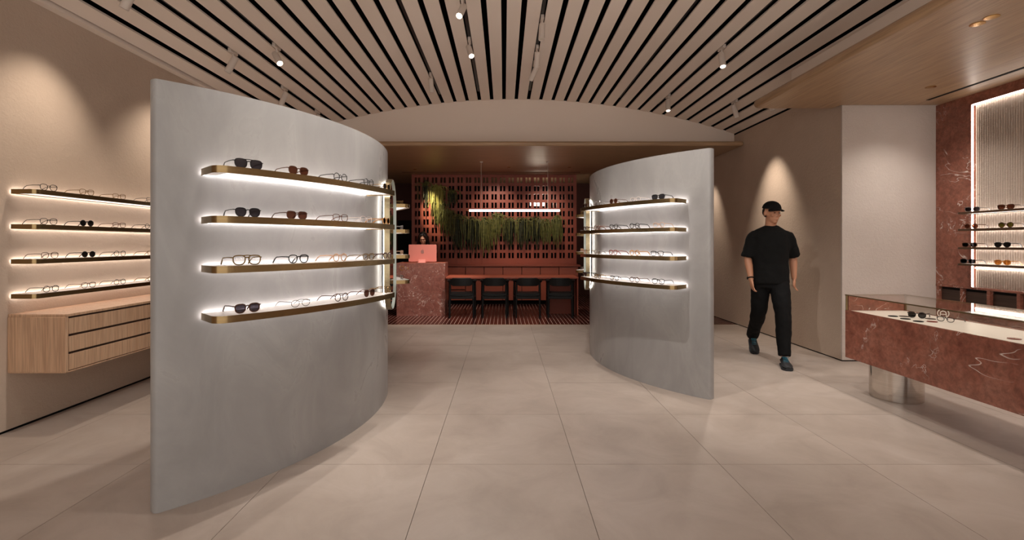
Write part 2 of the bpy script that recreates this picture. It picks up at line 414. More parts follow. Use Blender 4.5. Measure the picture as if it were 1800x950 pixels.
part('air_slot', MB().box(4.62, 4.66, 2.0, 5.42, ZS-.003, ZS+.002), 'blackm', sr)
def downlight(x, y):
    a = part('downlight_ring', MB().lathe([(.030, ZS-.006), (.045, ZS-.004), (.045, ZS+.001), (.030, ZS+.001)], 20, (x, y, 0)), 'gold', sr)
    part('downlight_lens', MB().lathe([(.0, ZS-.004), (.029, ZS-.004), (.029, ZS+.0), (.0, ZS+.0)], 16, (x, y, 0)), 'lens_on', a)
def soff(px, py): y = FPX*(ZS-CH)/(VY-py); return (px-VX)*y/FPX, y
for p in ((1718, 42), (1743, 30), (1636, 153)): downlight(*soff(*p))

# ------------------------------------------------------------------ marble niche on the right wall
XN = 4.93
mw = top('wall_marble', MB().box(XN, XN+.25, 5.225, 5.65, .891, ZS).box(XN, XN+.25, YF, 5.225, 2.815, ZS), 'marble', kind='structure')
fl = MB(); y = 5.21
rings = []
prof = []
while y > YF+.1:
    for k in range(5):
        a = math.pi*k/5; prof.append((XN+.04-.012*math.sin(a), y-.024*k/5))
    y -= .024
prof.append((XN+.04, y)); prof += [(XN+.2, y), (XN+.2, 5.21)]
fl.prism(prof, .891, 2.814)
part('fluted_panel', fl, 'flute', mw, ang=80, label='finely ribbed beige stone panel')
part('led_line_vertical', MB().box(XN+.004, XN+.016, 5.213, 5.224, .89, 2.81), 'ledm', mw)
part('led_line_top', MB().box(XN+.004, XN+.016, YF, 5.213, 2.802, 2.814), 'ledm', mw)
part('led_line_bottom', MB().box(XN+.018, XN+.027, YF, 5.20, 1.085, 1.095), 'ledm', mw)
bc = thing('base_cabinet', 'red marble base with dark wood drawers along the right wall below the shelves', 'cabinet', (XN+.2, 3.5, 0))
part('worktop', MB().box(XN-.004, XN+.3, YF, 5.65, .865, .89), 'marble', bc, bev=.003)
part('lower_panel', MB().box(XN, XN+.3, YF, 5.65, .0, .70), 'marble', bc)
yy = 5.645; step = .295
for k in range(9):
    y0 = yy-k*step
    part('divider', MB().box(XN, XN+.3, y0-.032, y0, .70, .865), 'marble', bc)
    dr = part('drawer', MB().box(XN+.03, XN+.05, y0-step+.004, y0-.036, .705, .86), 'dwood', bc, bev=.002)
    part('finger_slot', MB().box(XN+.027, XN+.032, y0-step+.02, y0-.05, .835, .858), 'blackm', dr)

# ================================================================== CURVED PARTITIONS
PR = 2.152
SIDE = {'left': ((-3.167, 4.073), 1), 'right': ((3.20, 5.87), -1)}
def P(side, r, th, z=0):
    (a, b), s = SIDE[side]; return Vector((a+s*r*math.cos(th), b+r*math.sin(th), z))
def Er(side, th): return Vector((SIDE[side][1]*math.cos(th), math.sin(th), 0))
def arc_shelf(side, t0, t1, ztop, label, nround, ledmat='led'):
    """rounded white shelf with a brass band, on the outside of a partition; nround = which end has the round corner"""
    r0, r1, h, cr = PR+.022, PR+.24, .036, .06
    def outline(inset):
        a, b = t0+inset/r1, t1-inset/r1; ro = r1-inset; ri = r0; c = cr-inset; pts = []
        def corner(th, sg):             # rounded outer corner at angle th; sg = +1 when it is the low-angle end
            tc = th+sg*c/ro; pl = []
            for k in range(9):
                u = math.pi/2*k/8
                rr = ro-c+c*math.sin(u); tt = tc-sg*c*math.cos(u)/rr; pl.append((rr, tt))
            return pl
        pts.append((ri, a))
        pts += corner(a, 1) if nround in (0, 2) else [(ro, a)]
        n = 36
        ta = pts[-1][1]; tb = b-(c/ro if nround in (1, 2) else 0)
        pts += [(ro, ta+(tb-ta)*k/n) for k in range(1, n)]
        pts += corner(b, -1)[::-1] if nround in (1, 2) else [(ro, b)]
        pts.append((ri, b))
        return pts
    o, i = outline(0), outline(.003)
    n = len(o); cen = P(side, r0, (t0+t1)/2, ztop-h)
    t = thing('curved_shelf', label, 'shelf', tuple(cen), 0, 'curved shelves on the grey partitions')
    mb = MB(); vs = []; fs = []
    for q in (o, i):
        vs += [P(side, r, th, ztop-h) for r, th in q]+[P(side, r, th, ztop) for r, th in q]
    for k in range(n-1):
        a, b = k, k+1
        fs += [(a, b, n+b, n+a), (2*n+b, 2*n+a, 3*n+a, 3*n+b), (n+a, n+b, 3*n+b, 3*n+a), (b, a, 2*n+a, 2*n+b)]
    fs += [(0, n, 3*n, 2*n), (n-1, 3*n-1, 4*n-1, 2*n-1)]
    mb.add(vs, fs); part('brass_band', mb, 'brass', t)
    # deck: inner points on the back edge resampled so that it stays an arc
    mb = MB(); m = len(i)
    back = [(r0, t1+(t0-t1)*k/36) for k in range(1, 36)]
    poly = i+back
    mb.add([P(side, r, th, ztop-h+.006) for r, th in poly]+[P(side, r, th, ztop-.0015) for r, th in poly],
           [tuple(range(len(poly))), tuple(range(len(poly), 2*len(poly)))]+[(k, (k+1) % len(poly), len(poly)+(k+1) % len(poly), len(poly)+k) for k in range(len(poly))])
    part('deck', mb, 'acryl', t)
    mb = MB(); rings = []
    for k in range(41):
        th = t0+.03+(t1-t0-.06)*k/40
        rings.append([P(side, PR+.035, th, ztop-h+.0045), P(side, PR+.205, th, ztop-h+.0045), P(side, PR+.205, th, ztop-h+.0062), P(side, PR+.035, th, ztop-h+.0062)])
    mb.loft(rings); part('underside_diffuser', mb, 'diff', t, label='glowing white underside')
    for zz0, zz1 in ((ztop-.014, ztop-.006), (ztop-h+.004, ztop-h+.012)):
        mb = MB(); rings = []
        for k in range(41):
            th = t0+.006+(t1-t0-.012)*k/40
            rings.append([P(side, PR+.004, th, zz0), P(side, PR+.019, th, zz0), P(side, PR+.019, th, zz1), P(side, PR+.004, th, zz1)])
        mb.loft(rings); part('led_strip', mb, ledmat if zz0 > ztop-.02 else ledmat+'b', t)
    return t
ZSH = [1.739, 1.4875, 1.236, .986]
NTH = ['top', 'second', 'third', 'lowest']
def partition(side):
    t0, t1, th = R(-48.0), R(48.0), .10
    pts = [P(side, PR, t0+(t1-t0)*k/72) for k in range(73)]
    def endcap(t, sg):
        c = P(side, PR-th/2, t); er = Er(side, t); et = Vector((-SIDE[side][1]*math.sin(t), math.cos(t), 0))*sg
        return [c+er*(math.cos(math.pi*k/10)*th/2)+et*(math.sin(math.pi*k/10)*th/2*.55) for k in range(1, 10)]
    pts += endcap(t1, 1)
    pts += [P(side, PR-th, t1+(t0-t1)*k/72) for k in range(73)]
    pts += endcap(t0, -1)[::-1]
    mb = MB(); mb.prism([(p.x, p.y) for p in pts], 0, 2.172)
    top('curved_partition', mb, 'cement', f'tall curved grey cement partition carrying shelves on the {side} side of the aisle', 'partition', 'curved grey partitions', ang=40)
    # oval mirror
    tm = R(6.0); O = P(side, PR, tm); n = Er(side, tm); u = Vector((-SIDE[side][1]*math.sin(tm), math.cos(tm), 0))
    def stad(w, zb, zt):
        o = []
        for k in range(17): a = math.pi*k/16; o.append((w*math.cos(a), zt-w+w*math.sin(a)))
        for k in range(17): a = math.pi+math.pi*k/16; o.append((w*math.cos(a), zb+w+w*math.sin(a)))
        return o
    fn = lambda a, b, z: tuple(O+u*a+n*z+Vector((0, 0, b)))
    t = thing('oval_mirror', f'tall narrow oval mirror in a brass ring on the {side} grey partition', 'mirror', (O.x, O.y, .775))
    part('brass_ring', MB().ring(stad(.240, .775, 1.905), stad(.235, .780, 1.900), .016, .064, fn), 'brassd', t)
    part('lit_inner_face', MB().ring(stad(.2348, .7802, 1.8998), stad(.231, .784, 1.896), .0505, .0635, fn), 'lit_brass', t, label='inner face of the ring, pale with light put into its colour')
    part('mirror_glass', MB().prism(stad(.2345, .7805, 1.8995), .043, .0505, fn), 'mirror', t)
    part('back_plate', MB().prism(stad(.20, .82, 1.86), .004, .043, fn), 'blackm', t)
    part('halo_led', MB().ring(stad(.225, .80, 1.88), stad(.217, .808, 1.872), .008, .016, fn), 'ledh', t)
    for q, z in enumerate(ZSH):
        arc_shelf(side, R(-43.2), R(-9.8), z, f'{NTH[q]} long curved brass-edged shelf on the {side} grey partition', 0)
        arc_shelf(side, R(20.5), R(43), z, f'{NTH[q]} curved shelf behind the oval mirror on the {side} grey partition', 2)
partition('left'); partition('right')

# ------------------------------------------------------------------ straight shelves: left wall and marble niche
def wall_shelf(xw, sg, y0, y1, ztop, depth, label, group, band, ledmat, chamfer=True, h=.034):
    t = thing('wall_shelf', label, 'shelf', (xw, (y0+y1)/2, ztop-h), 0, group)
    x1 = xw+sg*depth; c = .045
    out = [(xw+sg*.022, y0), (xw+sg*.022, y1), (x1, y1), (x1, y0)]
    if sg > 0:   # round the corner whose end shows
        o = rounded([(xw+.022, y1), (xw+.022, y0), (x1, y0), (x1, y1)], [0, 0, c, 0]); i = rounded([(xw+.0221, y1-.003), (xw+.0221, y0+.003), (x1-.003, y0+.003), (x1-.003, y1-.003)], [0, 0, c-.003, 0])
    else:
        o = rounded([(xw-.022, y0), (xw-.022, y1), (x1, y1), (x1, y0)], [0, 0, .02, 0]); i = rounded([(xw-.0221, y0+.003), (xw-.0221, y1-.003), (x1+.003, y1-.003), (x1+.003, y0+.003)], [0, 0, .017, 0])
    part('metal_band', MB().ring(o, i, ztop-h, ztop), band, t)
    part('deck', MB().prism(i, ztop-h+.006, ztop-.0015), 'acryl', t)
    xa, xb = sorted((xw+sg*.04, xw+sg*(depth-.035)))
    part('underside_diffuser', MB().box(xa, xb, y0+.05, y1-.05, ztop-h+.0045, ztop-h+.0062), 'diffw', t, label='glowing white underside')
    for a, b in ((ztop-.012, ztop-.005), (ztop-h+.002, ztop-h+.009)):
        xa, xb = sorted((xw+sg*.004, xw+sg*.019))
        part('led_strip', MB().box(xa, xb, y0+.02, y1-.02, a, b), ledmat if a > ztop-.0125 else ledmat+'b', t)
for q, z in enumerate(ZSH):
    wall_shelf(XL, 1, 3.54, 6.4, z, .20, f'{NTH[q]} straight brass-edged shelf along the left plaster wall', 'shelves on the left wall', 'brass', 'ledw')
ZN = [1.675, 1.50, 1.31, 1.14]
for q, z in enumerate(ZN):
    wall_shelf(XN+.027, -1, 2.2, 5.20, z, .20, f'{NTH[q]} thin shelf in the fluted niche on the right wall', 'shelves in the right niche', 'bronze', 'ledw', h=.022)

# ------------------------------------------------------------------ oak drawer cabinet on the left wall
ca = thing('drawer_cabinet', 'wall-hung pale oak drawer cabinet below the shelves on the left wall', 'cabinet', (XL+.2, 4.9, .426))
ya, yb, xf = 3.54, 6.3, XL+.42
part('body', MB().box(XL+.001, xf-.02, ya+.0, yb, .426, .822), 'oak', ca)
part('worktop', MB().box(XL+.001, xf+.0, ya, yb, .822, .841), 'oak', ca, bev=.002)
part('end_panel', MB().box(XL+.001, xf, ya-.004, ya+.018, .426, .8215), 'oak', ca, bev=.003)
part('bottom_panel', MB().box(XL+.001, xf-.006, ya, yb, .420, .430), 'oak', ca)
edges = [ya+.02, 4.358, 5.18, 6.0]
for i in range(3):
    for (z0, z1) in ((.436, .549), (.567, .677), (.695, .808)):
        dr = part('drawer', MB().box(xf-.022, xf-.002, edges[i]+.003, edges[i+1]-.003, z0, z1), 'oakh', ca, bev=.0015)
        part('finger_slot', MB().box(xf-.024, xf-.016, edges[i]+.004, edges[i+1]-.004, z1-.004, z1+.015), 'dwood', dr)

# ================================================================== DISPLAY CASE
dc = thing('display_case', 'long red marble display case with glass top standing on a steel drum', 'display case', (3.42, 3.0, 0))
X0, X1, Y0, Y1 = 3.15, 3.69, 1.2, 4.57; ZB, ZM, ZG = .30, .735, .878
part('front_panel', MB().box(X0, X0+.02, Y0, Y1, ZB, ZM), 'marble', dc, bev=.002)
part('back_panel', MB().box(X1-.02, X1, Y0, Y1-.02, ZB, ZM), 'marble', dc, bev=.002)
part('end_panel', MB().box(X0+.02, X1, Y1-.02, Y1, ZB, ZG-.008), 'marble', dc, bev=.002)
part('end_panel', MB().box(X0+.02, X1, Y0, Y0+.02, ZB, ZG-.008), 'marble', dc, bev=.002)
part('bottom_panel', MB().box(X0+.02, X1-.02, Y0+.02, Y1-.02, ZB, ZB+.02), 'marble', dc)
part('deck', MB().box(X0+.02, X1-.02, Y0+.02, Y1-.02, ZM-.03, ZM-.004), 'acryl', dc, label='white display deck')
gt = part('glass_top', MB().box(X0, X1, Y0, Y1, ZG-.008, ZG), 'glass', dc)
part('glass_edge', MB().box(X0-.002, X0, Y0, Y1, ZG-.009, ZG+.0005).box(X1, X1+.002, Y0, Y1, ZG-.009, ZG+.0005).box(X0, X1, Y1, Y1+.002, ZG-.009, ZG+.0005), 'gedge', gt)
part('glass_front', MB().box(X0+.002, X0+.008, Y0, Y1-.002, ZM, ZG-.008), 'glass', dc)
part('glass_back', MB().box(X1-.008, X1-.002, Y0, Y1-.022, ZM, ZG-.008), 'glass', dc)
for (x, y) in ((X0+.004, Y1-.012), (X1-.006, Y1-.03), (X1-.006, 3.42), (X1-.006, 2.2)):
    part('corner_post', MB().box(x-.005, x+.005, y-.006, y+.006, ZM, ZG-.008), 'gedge', dc)
for y in (4.33, 2.0):
    mb = MB(); mb.lathe([(.0, 0), (.19, 0), (.193, .003), (.193, ZB)], 48, (3.43, y, 0))
    part('steel_drum', mb, 'steel', dc, label='polished steel drum base')

# ================================================================== BACK ROOM
YLAT = 11.28
la = thing('lattice_screen', 'terracotta timber lattice screen with paired slots behind the bench', 'screen', (-.23, YLAT, .86))
lx0, pit, z0l, z1l = -2.065, .1936, .90, 2.915
npair = 19; wide, hole, nar = .070, .048, .0276
for k in range(npair+1):
    x = lx0+k*pit; part('upright', MB().box(x-wide/2, x+wide/2, YLAT-.03, YLAT+.03, .86, z1l), 'terra', la)
    if k < npair:
        c = x+pit/2; part('thin_upright', MB().box(c-nar/2, c+nar/2, YLAT-.028, YLAT+.028, .86, z1l), 'terra', la)
for k in range(11):
    z = z1l-.034-k*.1905; hh = .033
    if k == 10: part('rail', MB().box(lx0, lx0+npair*pit, YLAT-.027, YLAT+.027, .86, z+hh), 'terra', la)
    else: part('rail', MB().box(lx0, lx0+npair*pit, YLAT-.027, YLAT+.027, z-hh, z+hh), 'terra', la)
# lamp glowing behind the lattice
wlamp = thing('wall_lamp', 'frosted white lamp glowing behind the right side of the lattice', 'lamp', (.80, 11.75, 2.24))
part('shade', MB().lathe([(.0, -.18), (.052, -.18), (.06, -.17), (.06, .17), (.052, .18), (0, .18)], 20, (.80, 11.72, 2.30), Matrix.Rotation(R(90), 4, 'Y').to_3x3()), 'lampglow', wlamp)
part('bracket', MB().box(.78, .82, 11.72, YB-.05, 2.225, 2.245), 'blackm', wlamp)
# wall cabinets behind the long table
YC = 10.90
cabx = [-1.67, -1.26, -.85, -.44, -.025, .39, .80, 1.21, 1.64]
cn = ['half hidden behind the reception desk'] + [f'{n} from the reception desk' for n in ('first', 'second', 'third', 'fourth', 'fifth', 'sixth', 'seventh')]
for k in range(8):
    a, b = cabx[k], cabx[k+1]
    t = thing('bench_cabinet', f'terracotta bench cabinet below the lattice, {cn[k]}', 'cabinet', ((a+b)/2, YC+.2, 0), 0, 'terracotta cabinets below the lattice')
    part('body', MB().box(a+.002, b-.002, YC+.02, YLAT-.06, .09, .835), 'terrad', t)
    part('toe_kick', MB().box(a+.002, b-.002, YC+.06, YC+.08, 0, .09), 'blackm', t)
    part('upper_panel', MB().box(a+.007, b-.007, YC, YC+.02, .628, .828), 'terra2', t, bev=.002)
    d = part('door', MB().box(a+.007, b-.007, YC, YC+.02, .095, .617), 'terra2', t, bev=.002)
    if k == 1: part('handle_slot', MB().box(a+.06, b-.01, YC-.004, YC+.004, .315, .335), 'blackm', d)
top('bench_worktop', MB().box(-2.02, 1.68, YC-.03, YLAT-.055, .838, .875), 'terra', 'long terracotta ledge on top of the cabinets below the lattice', 'worktop', bev=.003)
# long table
tb = thing('long_table', 'long terracotta consultation table with chairs tucked under it', 'table', (.14, 9.6, 0))
part('tabletop', MB().box(-1.085, 1.385, 9.20, 9.85, .690, .722), 'terra2', tb, bev=.003)
part('end_leg', MB().box(.83, 1.365, 9.47, 9.80, 0, .690), 'terra', tb, bev=.003)
part('end_panel', MB().box(1.365, 1.385, 9.24, 9.83, 0, .690), 'terra2', tb)
part('under_rail', MB().box(-1.08, .83, 9.46, 9.48, .63, .690), 'terra', tb)
# reception desk
rd = thing('reception_desk', 'red veined marble reception desk at the end of the table', 'desk', (-1.545, 9.43, 0))
part('front_slab', MB().box(-1.994, -1.097, 9.18, 9.21, 0, .985), 'marble2', rd, bev=.003)
part('side_slab', MB().box(-1.125, -1.097, 9.212, 9.68, 0, .985), 'marble2', rd, bev=.003)
part('side_slab', MB().box(-1.994, -1.966, 9.212, 9.68, 0, .985), 'marble2', rd, bev=.003)
part('worktop', MB().box(-1.966, -1.125, 9.212, 9.68, .955, .984), 'terra2', rd)
lr = MB(); cxx, czz = -1.894, .886
lr.tube([(cxx+.038*math.cos(a), 9.177, czz+.038*math.sin(a)) for a in [2*math.pi*k/28 for k in range(28)]], .0055, 6, True)
part('gold_ring_logo', lr, 'gold', rd, label='gold ring emblem')
part('gold_mark', MB().prism([(-1.783, .862), (-1.775, .886), (-1.783, .910), (-1.791, .886)], 9.174, 9.1795, lambda a, b, z: (a, z, b)), 'gold', rd, label='small gold diamond emblem')
# computer seen from behind
mc = thing('computer', 'coral pink desktop computer seen from behind on the reception desk', 'computer', (-1.545, 9.40, .984))
fr = lambda a, b, z: (a, z, b)
part('screen', MB().prism(rounded([(-1.812, 1.0), (-1.283, 1.0), (-1.283, 1.325), (-1.812, 1.325)], [.014]*4), 9.40, 9.414, fr), 'pink', mc, bev=.002)
part('stand', MB().prism(rounded([(-1.625, .985), (-1.49, .985), (-1.49, 1.045), (-1.625, 1.045)], [.004]*4), 9.385, 9.398, fr), 'pinkl', mc, label='pale pink stand')
part('stand_foot', MB().box(-1.625, -1.49, 9.30, 9.50, .9845, .989), 'pinkl', mc)
ap = []
for k in range(40):
    a = 2*math.pi*k/40; r = 1-.13*math.exp(-((a-math.pi/2)/.32)**2)-.10*math.exp(-((a-3*math.pi/2)/.28)**2)
    x, z = r*math.cos(a)*(.92 if math.sin(a) < 0 else 1), r*math.sin(a)
    d = math.hypot(x-1.12, z-.22)
    if d < .5: x = 1.12-(.5)*(1.12-x)/d if d > 0 else x; z = .22+.5*(z-.22)/d
    ap.append((-1.5475+x*.034, 1.188+z*.037))
lf = [(-1.5475+.034*a, 1.188+.037*b) for a, b in ((0, 1.0), (.02, 1.3), (.35, 1.62), (.36, 1.3), (.15, 1.05))]
part('emblem', MB().prism(ap, 9.3985, 9.4, fr).prism(lf, 9.3985, 9.4, fr), 'pinkd', mc, label='greyish apple-shaped emblem with a bite')
# pendant tube
pd = thing('pendant_light', 'horizontal glowing glass tube pendant hanging in front of the lattice', 'lamp', (.2, 9.5, 1.98))
ry = Matrix.Rotation(R(90), 4, 'Y').to_3x3()
part('glass_tube', MB().lathe([(.0, -.87), (.020, -.87), (.022, -.865), (.022, .865), (.020, .87), (0, .87)], 20, (.2, 9.5, 1.98), ry), 'tubeglow', pd)
for s in (-1, 1): part('end_cap', MB().lathe([(.0, -.012), (.0285, -.012), (.0285, .012), (0, .012)], 20, (.2+s*.882, 9.5, 1.98), ry), 'gold', pd)
for x in (-.437, .84):
    part('cable', MB().tube([(x, 9.5, 2.005), (x, 9.5, ZS)], .0035, 6), 'white', pd)
    part('ceiling_rose', MB().lathe([(.0, ZS-.02), (.03, ZS-.02), (.03, ZS), (0, ZS)], 16, (x, 9.5, 0)), 'white', pd)

# ------------------------------------------------------------------ chairs
def make_chair():
    t = thing('armchair', '', 'chair', (0, 0, 0), 0, 'black armchairs at the long table')
    # local: back of the chair towards -Y, seat faces +Y
    for s in (-1, 1):
        part('leg', MB().tube([(s*.215, -.19, 0), (s*.21, -.175, .4), (s*.205, -.20, .66)], [.017, .021, .017], 10), 'black', t, False)
        part('leg', MB().tube([(s*.245, .19, 0), (s*.24, .185, .4), (s*.238, .17, .655)], [.017, .021, .018], 10), 'black', t, False)
        arm = [(s*.19, -.215, .670), (s*.215, -.19, .668), (s*.235, -.10, .664), (s*.243, .03, .662), (s*.240, .14, .662), (s*.234, .20, .662), (s*.228, .215, .662)]
        part('armrest', MB().tube(arm, [.024, .027, .026, .026, .029, .030, .018], 12, flat=1.15), 'black', t, False)
        part('side_rail', MB().tube([(s*.212, -.18, .37), (s*.24, .18, .37)], .015, 8), 'black', t, False)
    for y, w in ((-.185, .21), (.185, .24)):
        part('cross_rail', MB().box(-w, w, y-.012, y+.012, .345, .395), 'black', t, False, bev=.006)
    # backrest: a wide curved board that narrows into the arms
    rings = []
    for k in range(17):
        u = -1+2*k/16; x = .205*u; y = -.255+.055*u*u
        hh = .072*(1-max(0, (abs(u)-.72)/.28)**2*.62); zc = .655+.0*u
        rings.append([(x, y-.012, zc-hh*1.0), (x, y+.012, zc-hh*1.0), (x, y+.006, zc+hh), (x, y-.018, zc+hh)])
    part('backrest', MB().loft(rings), 'black', t, False, bev=.006)
    rings = []
    for k in range(9):
        v = -1+2*k/8; sc = 1-.10*max(0, abs(v)-.6)/.4
        ring = []
        for q in range(16):
            a = 2*math.pi*q/16; ca, sa = math.cos(a), math.sin(a)
            x = math.copysign(abs(ca)**.35, ca)*.222*sc; z = math.copysign(abs(sa)**.5, sa)*.026*sc
            ring.append((x, v*.205, .420+z+.012*(x/.22)**2))
        rings.append(ring)
    part('seat', MB().loft(rings), 'leather', t, False)
    return t
ch = make_chair(); kids = [(c, []) for c in children(ch)]
spots = [(-.775, 9.115, R(3), 'black wooden armchair nearest the reception desk'), (-.172, 9.115, 0, 'black wooden armchair second from the reception desk'),
         (.432, 9.115, 0, 'black wooden armchair third from the reception desk'), (1.035, 9.115, R(-6), 'black wooden armchair farthest from the reception desk')]
for i, (x, y, rz, l) in enumerate(spots):
    if i == 0: ch.location = (x, y, 0); ch.rotation_euler = (0, 0, rz); ch['label'] = l
    else: copy_tree(ch, kids, (x, y, 0), rz, l)

# ------------------------------------------------------------------ trailing plants
def leafmat(name, c1, c2):
    m, nt, b = newmat(name); v = coords(nt)
    nt.links.new(ramp(nt, noise(nt, v, 14, 3), [(.3, c1), (.7, c2)]), b.inputs['Base Color']); b.inputs['Roughness'].default_value = .6; return m
M['leaf1'] = leafmat('lit_lime_strands', '#7d7a34', '#b0a75a'); M['leaf2'] = leafmat('green_strands', '#43461b', '#76733a'); M['leaf3'] = leafmat('shaded_strands', '#1c2010', '#3d3f20')  # light put into the colours: lime for lit strands, dark for shaded inner ones
M['twig'] = plain('grey_twig', '#6b5a48', .8)
def lat(cxp, cyp, y=11.17):                   # crop pixel -> point just in front of the lattice
    px, py = 720+cxp/5.937, 290+cyp/5.937
    return Vector(((px-VX)*y/FPX, y, CH-(py-VY)*y/FPX))
rng = random.Random(3)
def plant(c, wdt, lmin, lmax, n, mat, label, curls=10, tip='leaf2'):
    t = thing('trailing_plant', label, 'plant', tuple(c), 0, 'trailing plants on the lattice')
    mb = MB()
    for _ in range(n):
        s = c+Vector((rng.uniform(-1, 1)*wdt*.6, rng.uniform(-.02, .03), rng.uniform(-.06, .04)))
        dx = rng.uniform(-1, 1)*wdt; up = rng.uniform(.0, .09); L = (lmin+(lmax-lmin)*rng.random()**1.1)*(1.15-.45*abs(dx)/wdt)*rng.uniform(.7, 1.1); fy = rng.uniform(-.07, .02)
        pts = [s, s+Vector((dx*.35, fy*.5, up)), s+Vector((dx*.75, fy*.9, up*.4-.03))]; e = pts[-1]
        for k in range(1, 9):
            e = e+Vector((rng.uniform(-.007, .007)+dx*.02, rng.uniform(-.003, .003), -L/8)); pts.append(e.copy())
        mb.tube(pts, [rng.uniform(.006, .011)]*(len(pts)-1)+[.003], 5)
    part('strands', mb, mat, t, label='hanging green strands', kind='stuff')
    mb = MB()                                  # tendrils arching out on top, coloured lighter as the lit tips
    for _ in range(curls):
        s = c+Vector((rng.uniform(-1, 1)*wdt*.5, -.03, rng.uniform(-.05, .03))); sd = rng.choice((-1, 1)); w_ = rng.uniform(.03, .10); h_ = rng.uniform(.02, .08); L = rng.uniform(.06, .9)*lmax
        pts = [s+Vector((sd*w_*(1-math.cos(a)), -.05*math.sin(a/2), h_*math.sin(a))) for a in [math.pi*k/7 for k in range(8)]]; e = pts[-1]
        for k in range(1, 6):
            e = e+Vector((rng.uniform(-.008, .008), rng.uniform(-.003, .003), -L/5)); pts.append(e.copy())
        mb.tube(pts, [rng.uniform(.005, .008)]*(len(pts)-1)+[.003], 5)
    part('tendrils', mb, tip, t, label='arching tendrils in a lit tone', kind='stuff')
    part('stem', MB().tube([c+Vector((-wdt*.5, .05, -.02)), c+Vector((0, -.01, .012)), c+Vector((wdt*.5, .05, -.02))], .008, 6), 'twig', t)
plant(lat(298, 250), .13, .30, .60, 60, 'leaf1', 'spotlit lime trailing plant hanging highest at the left of the lattice', 14, 'leaf1')
plant(lat(160, 215), .05, .30, .55, 9, 'leaf3', 'sparse dark trailing strands left of the spotlit lime plant')
plant(lat(450, 290), .09, .20, .38, 22, 'leaf3', 'small dark trailing plant right of the spotlit lime plant')
plant(lat(300, 420), .13, .25, .48, 40, 'leaf2', 'green trailing plant directly below the spotlit lime plant')
plant(lat(400, 500), .13, .35, .62, 46, 'leaf2', 'green trailing plant stepping down beside the computer side')
plant(lat(520, 560), .15, .45, .78, 54, 'leaf3', 'dark trailing plant under the left end of the pendant tube')
plant(lat(660, 590), .15, .45, .75, 54, 'leaf3', 'long dark trailing plant left of the garland middle')
plant(lat(790, 590), .14, .45, .72, 54, 'leaf2', 'long green trailing plant just left of the garland middle')
plant(lat(920, 545), .12, .25, .60, 54, 'leaf2', 'thick curly green plant at the garland middle below the pendant tube')
plant(lat(1050, 590), .14, .35, .58, 52, 'leaf3', 'dark trailing plant just right of the garland middle')
plant(lat(1180, 590), .14, .35, .60, 50, 'leaf3', 'dark trailing plant below the frosted lamp behind the lattice')
plant(lat(1310, 575), .14, .35, .58, 54, 'leaf3', 'dark trailing plant second from the right end of the garland')
plant(lat(1430, 610), .12, .25, .50, 44, 'leaf2', 'bushy green plant near the right end of the garland')
plant(lat(1540, 570), .08, .40, .66, 30, 'leaf2', 'narrow green trailing plant at the right end of the garland')

# ================================================================== TRACK SPOTS
def fixture(k, y, tgt, label, on=False, power=0, ang=40, col=WARM, group='track spotlights in the ceiling slots', blend=1.0):
    x = k*SP; z = vault(x)+.0
    t = thing('track_spotlight', label, 'spotlight', (x, y, z-.30), 0, group)
    part('track_adapter', MB().box(x-.017, x+.017, y-.07, y+.07, z-.012, z+.03), 'white', t, bev=.003)
    piv = Vector((x, y, z-.10)); part('stem', MB().tube([(x, y, z-.01), piv], .008, 8), 'white', t)
    d = (Vector(tgt)-piv).normalized(); q = d.to_track_quat('Z', 'Y').to_matrix()
    part('lamp_head', MB().lathe([(.0, -.06), (.031, -.06), (.034, -.055), (.034, .125), (.030, .125), (.028, .112), (0, .112)], 24, piv, q), 'white', t)
    part('lens', MB().lathe([(.0, .1125), (.0275, .1125), (.0275, .116), (0, .116)], 20, piv, q), 'lens_on' if on else 'lens_off', t)
    part('grip_ring', MB().lathe([(.034, .098), (.0352, .098), (.0352, .103), (.034, .103)], 24, piv, q), 'white', t)
    if power: spot_light(piv+d*.128, tgt, power*K, ang, blend, col, .028)
SPOTS = [
 (-14, 3.8, (-3.55, 3.75, 1.75), 'white track spotlight cut by the top left corner', False, 26, 75, WARM),
 (-14, 5.23, (-3.55, 5.00, 1.75), 'unlit white track spotlight above the left end of the grey partition', False, 28, 75, WARM),
 (-12, 5.34, (-.2, 3.4, 0), 'bright white track spotlight above the left partition top', True, 60, 50, NEUT),
 (-14, 6.455, (-3.55, 6.4, 1.6), 'white track spotlight half hidden behind the left partition top edge', False, 28, 75, WARM),
 (-14, 7.6, (-3.4, 7.5, 1.2), 'small white track spotlight farthest back above the left partition', False, 30, 60, WARM),
 (-2, 4.85, (-1.2, 2.6, .5), 'bright white track spotlight at the top edge left of centre', True, 60, 60, NEUT),
 (-2, 5.87, (.6, 3.4, 0), 'bright white track spotlight below the top edge left of centre', True, 60, 60, NEUT),
 (-5, 6.94, (-.7, 7.5, 0), 'dim white track spotlight with a grey shadow in the slot over the aisle', False, 60, 60, NEUT),
 (2, 5.33, (.2, 4.6, 0), 'white track spotlight nearest the camera right of centre', False, 60, 70, NEUT),
 (2, 6.13, (.3, 7.5, 0), 'white track spotlight in the middle of the row right of centre', False, 60, 70, NEUT),
 (2, 6.65, (-1.3, 9.18, .5), 'white track spotlight farthest back in the row right of centre', False, 140, 30, NEUT),
 (12, 5.58, (2.3, 4.3, 0), 'bright white track spotlight near the wooden soffit', True, 60, 65, NEUT),
 (12, 7.41, (2.2, 6.4, 0), 'small bright white track spotlight above the right partition', True, 60, 65, NEUT),
 (16, 7.03, (3.86, 7.05, 1.35), 'white track spotlight lighting the right plaster wall', False, 60, 58, WARM),
 (17, 6.47, (3.86, 6.3, 1.6), 'white track spotlight tucked beside the soffit nose', False, 0, 50, WARM),
]
for s in SPOTS: fixture(*s)
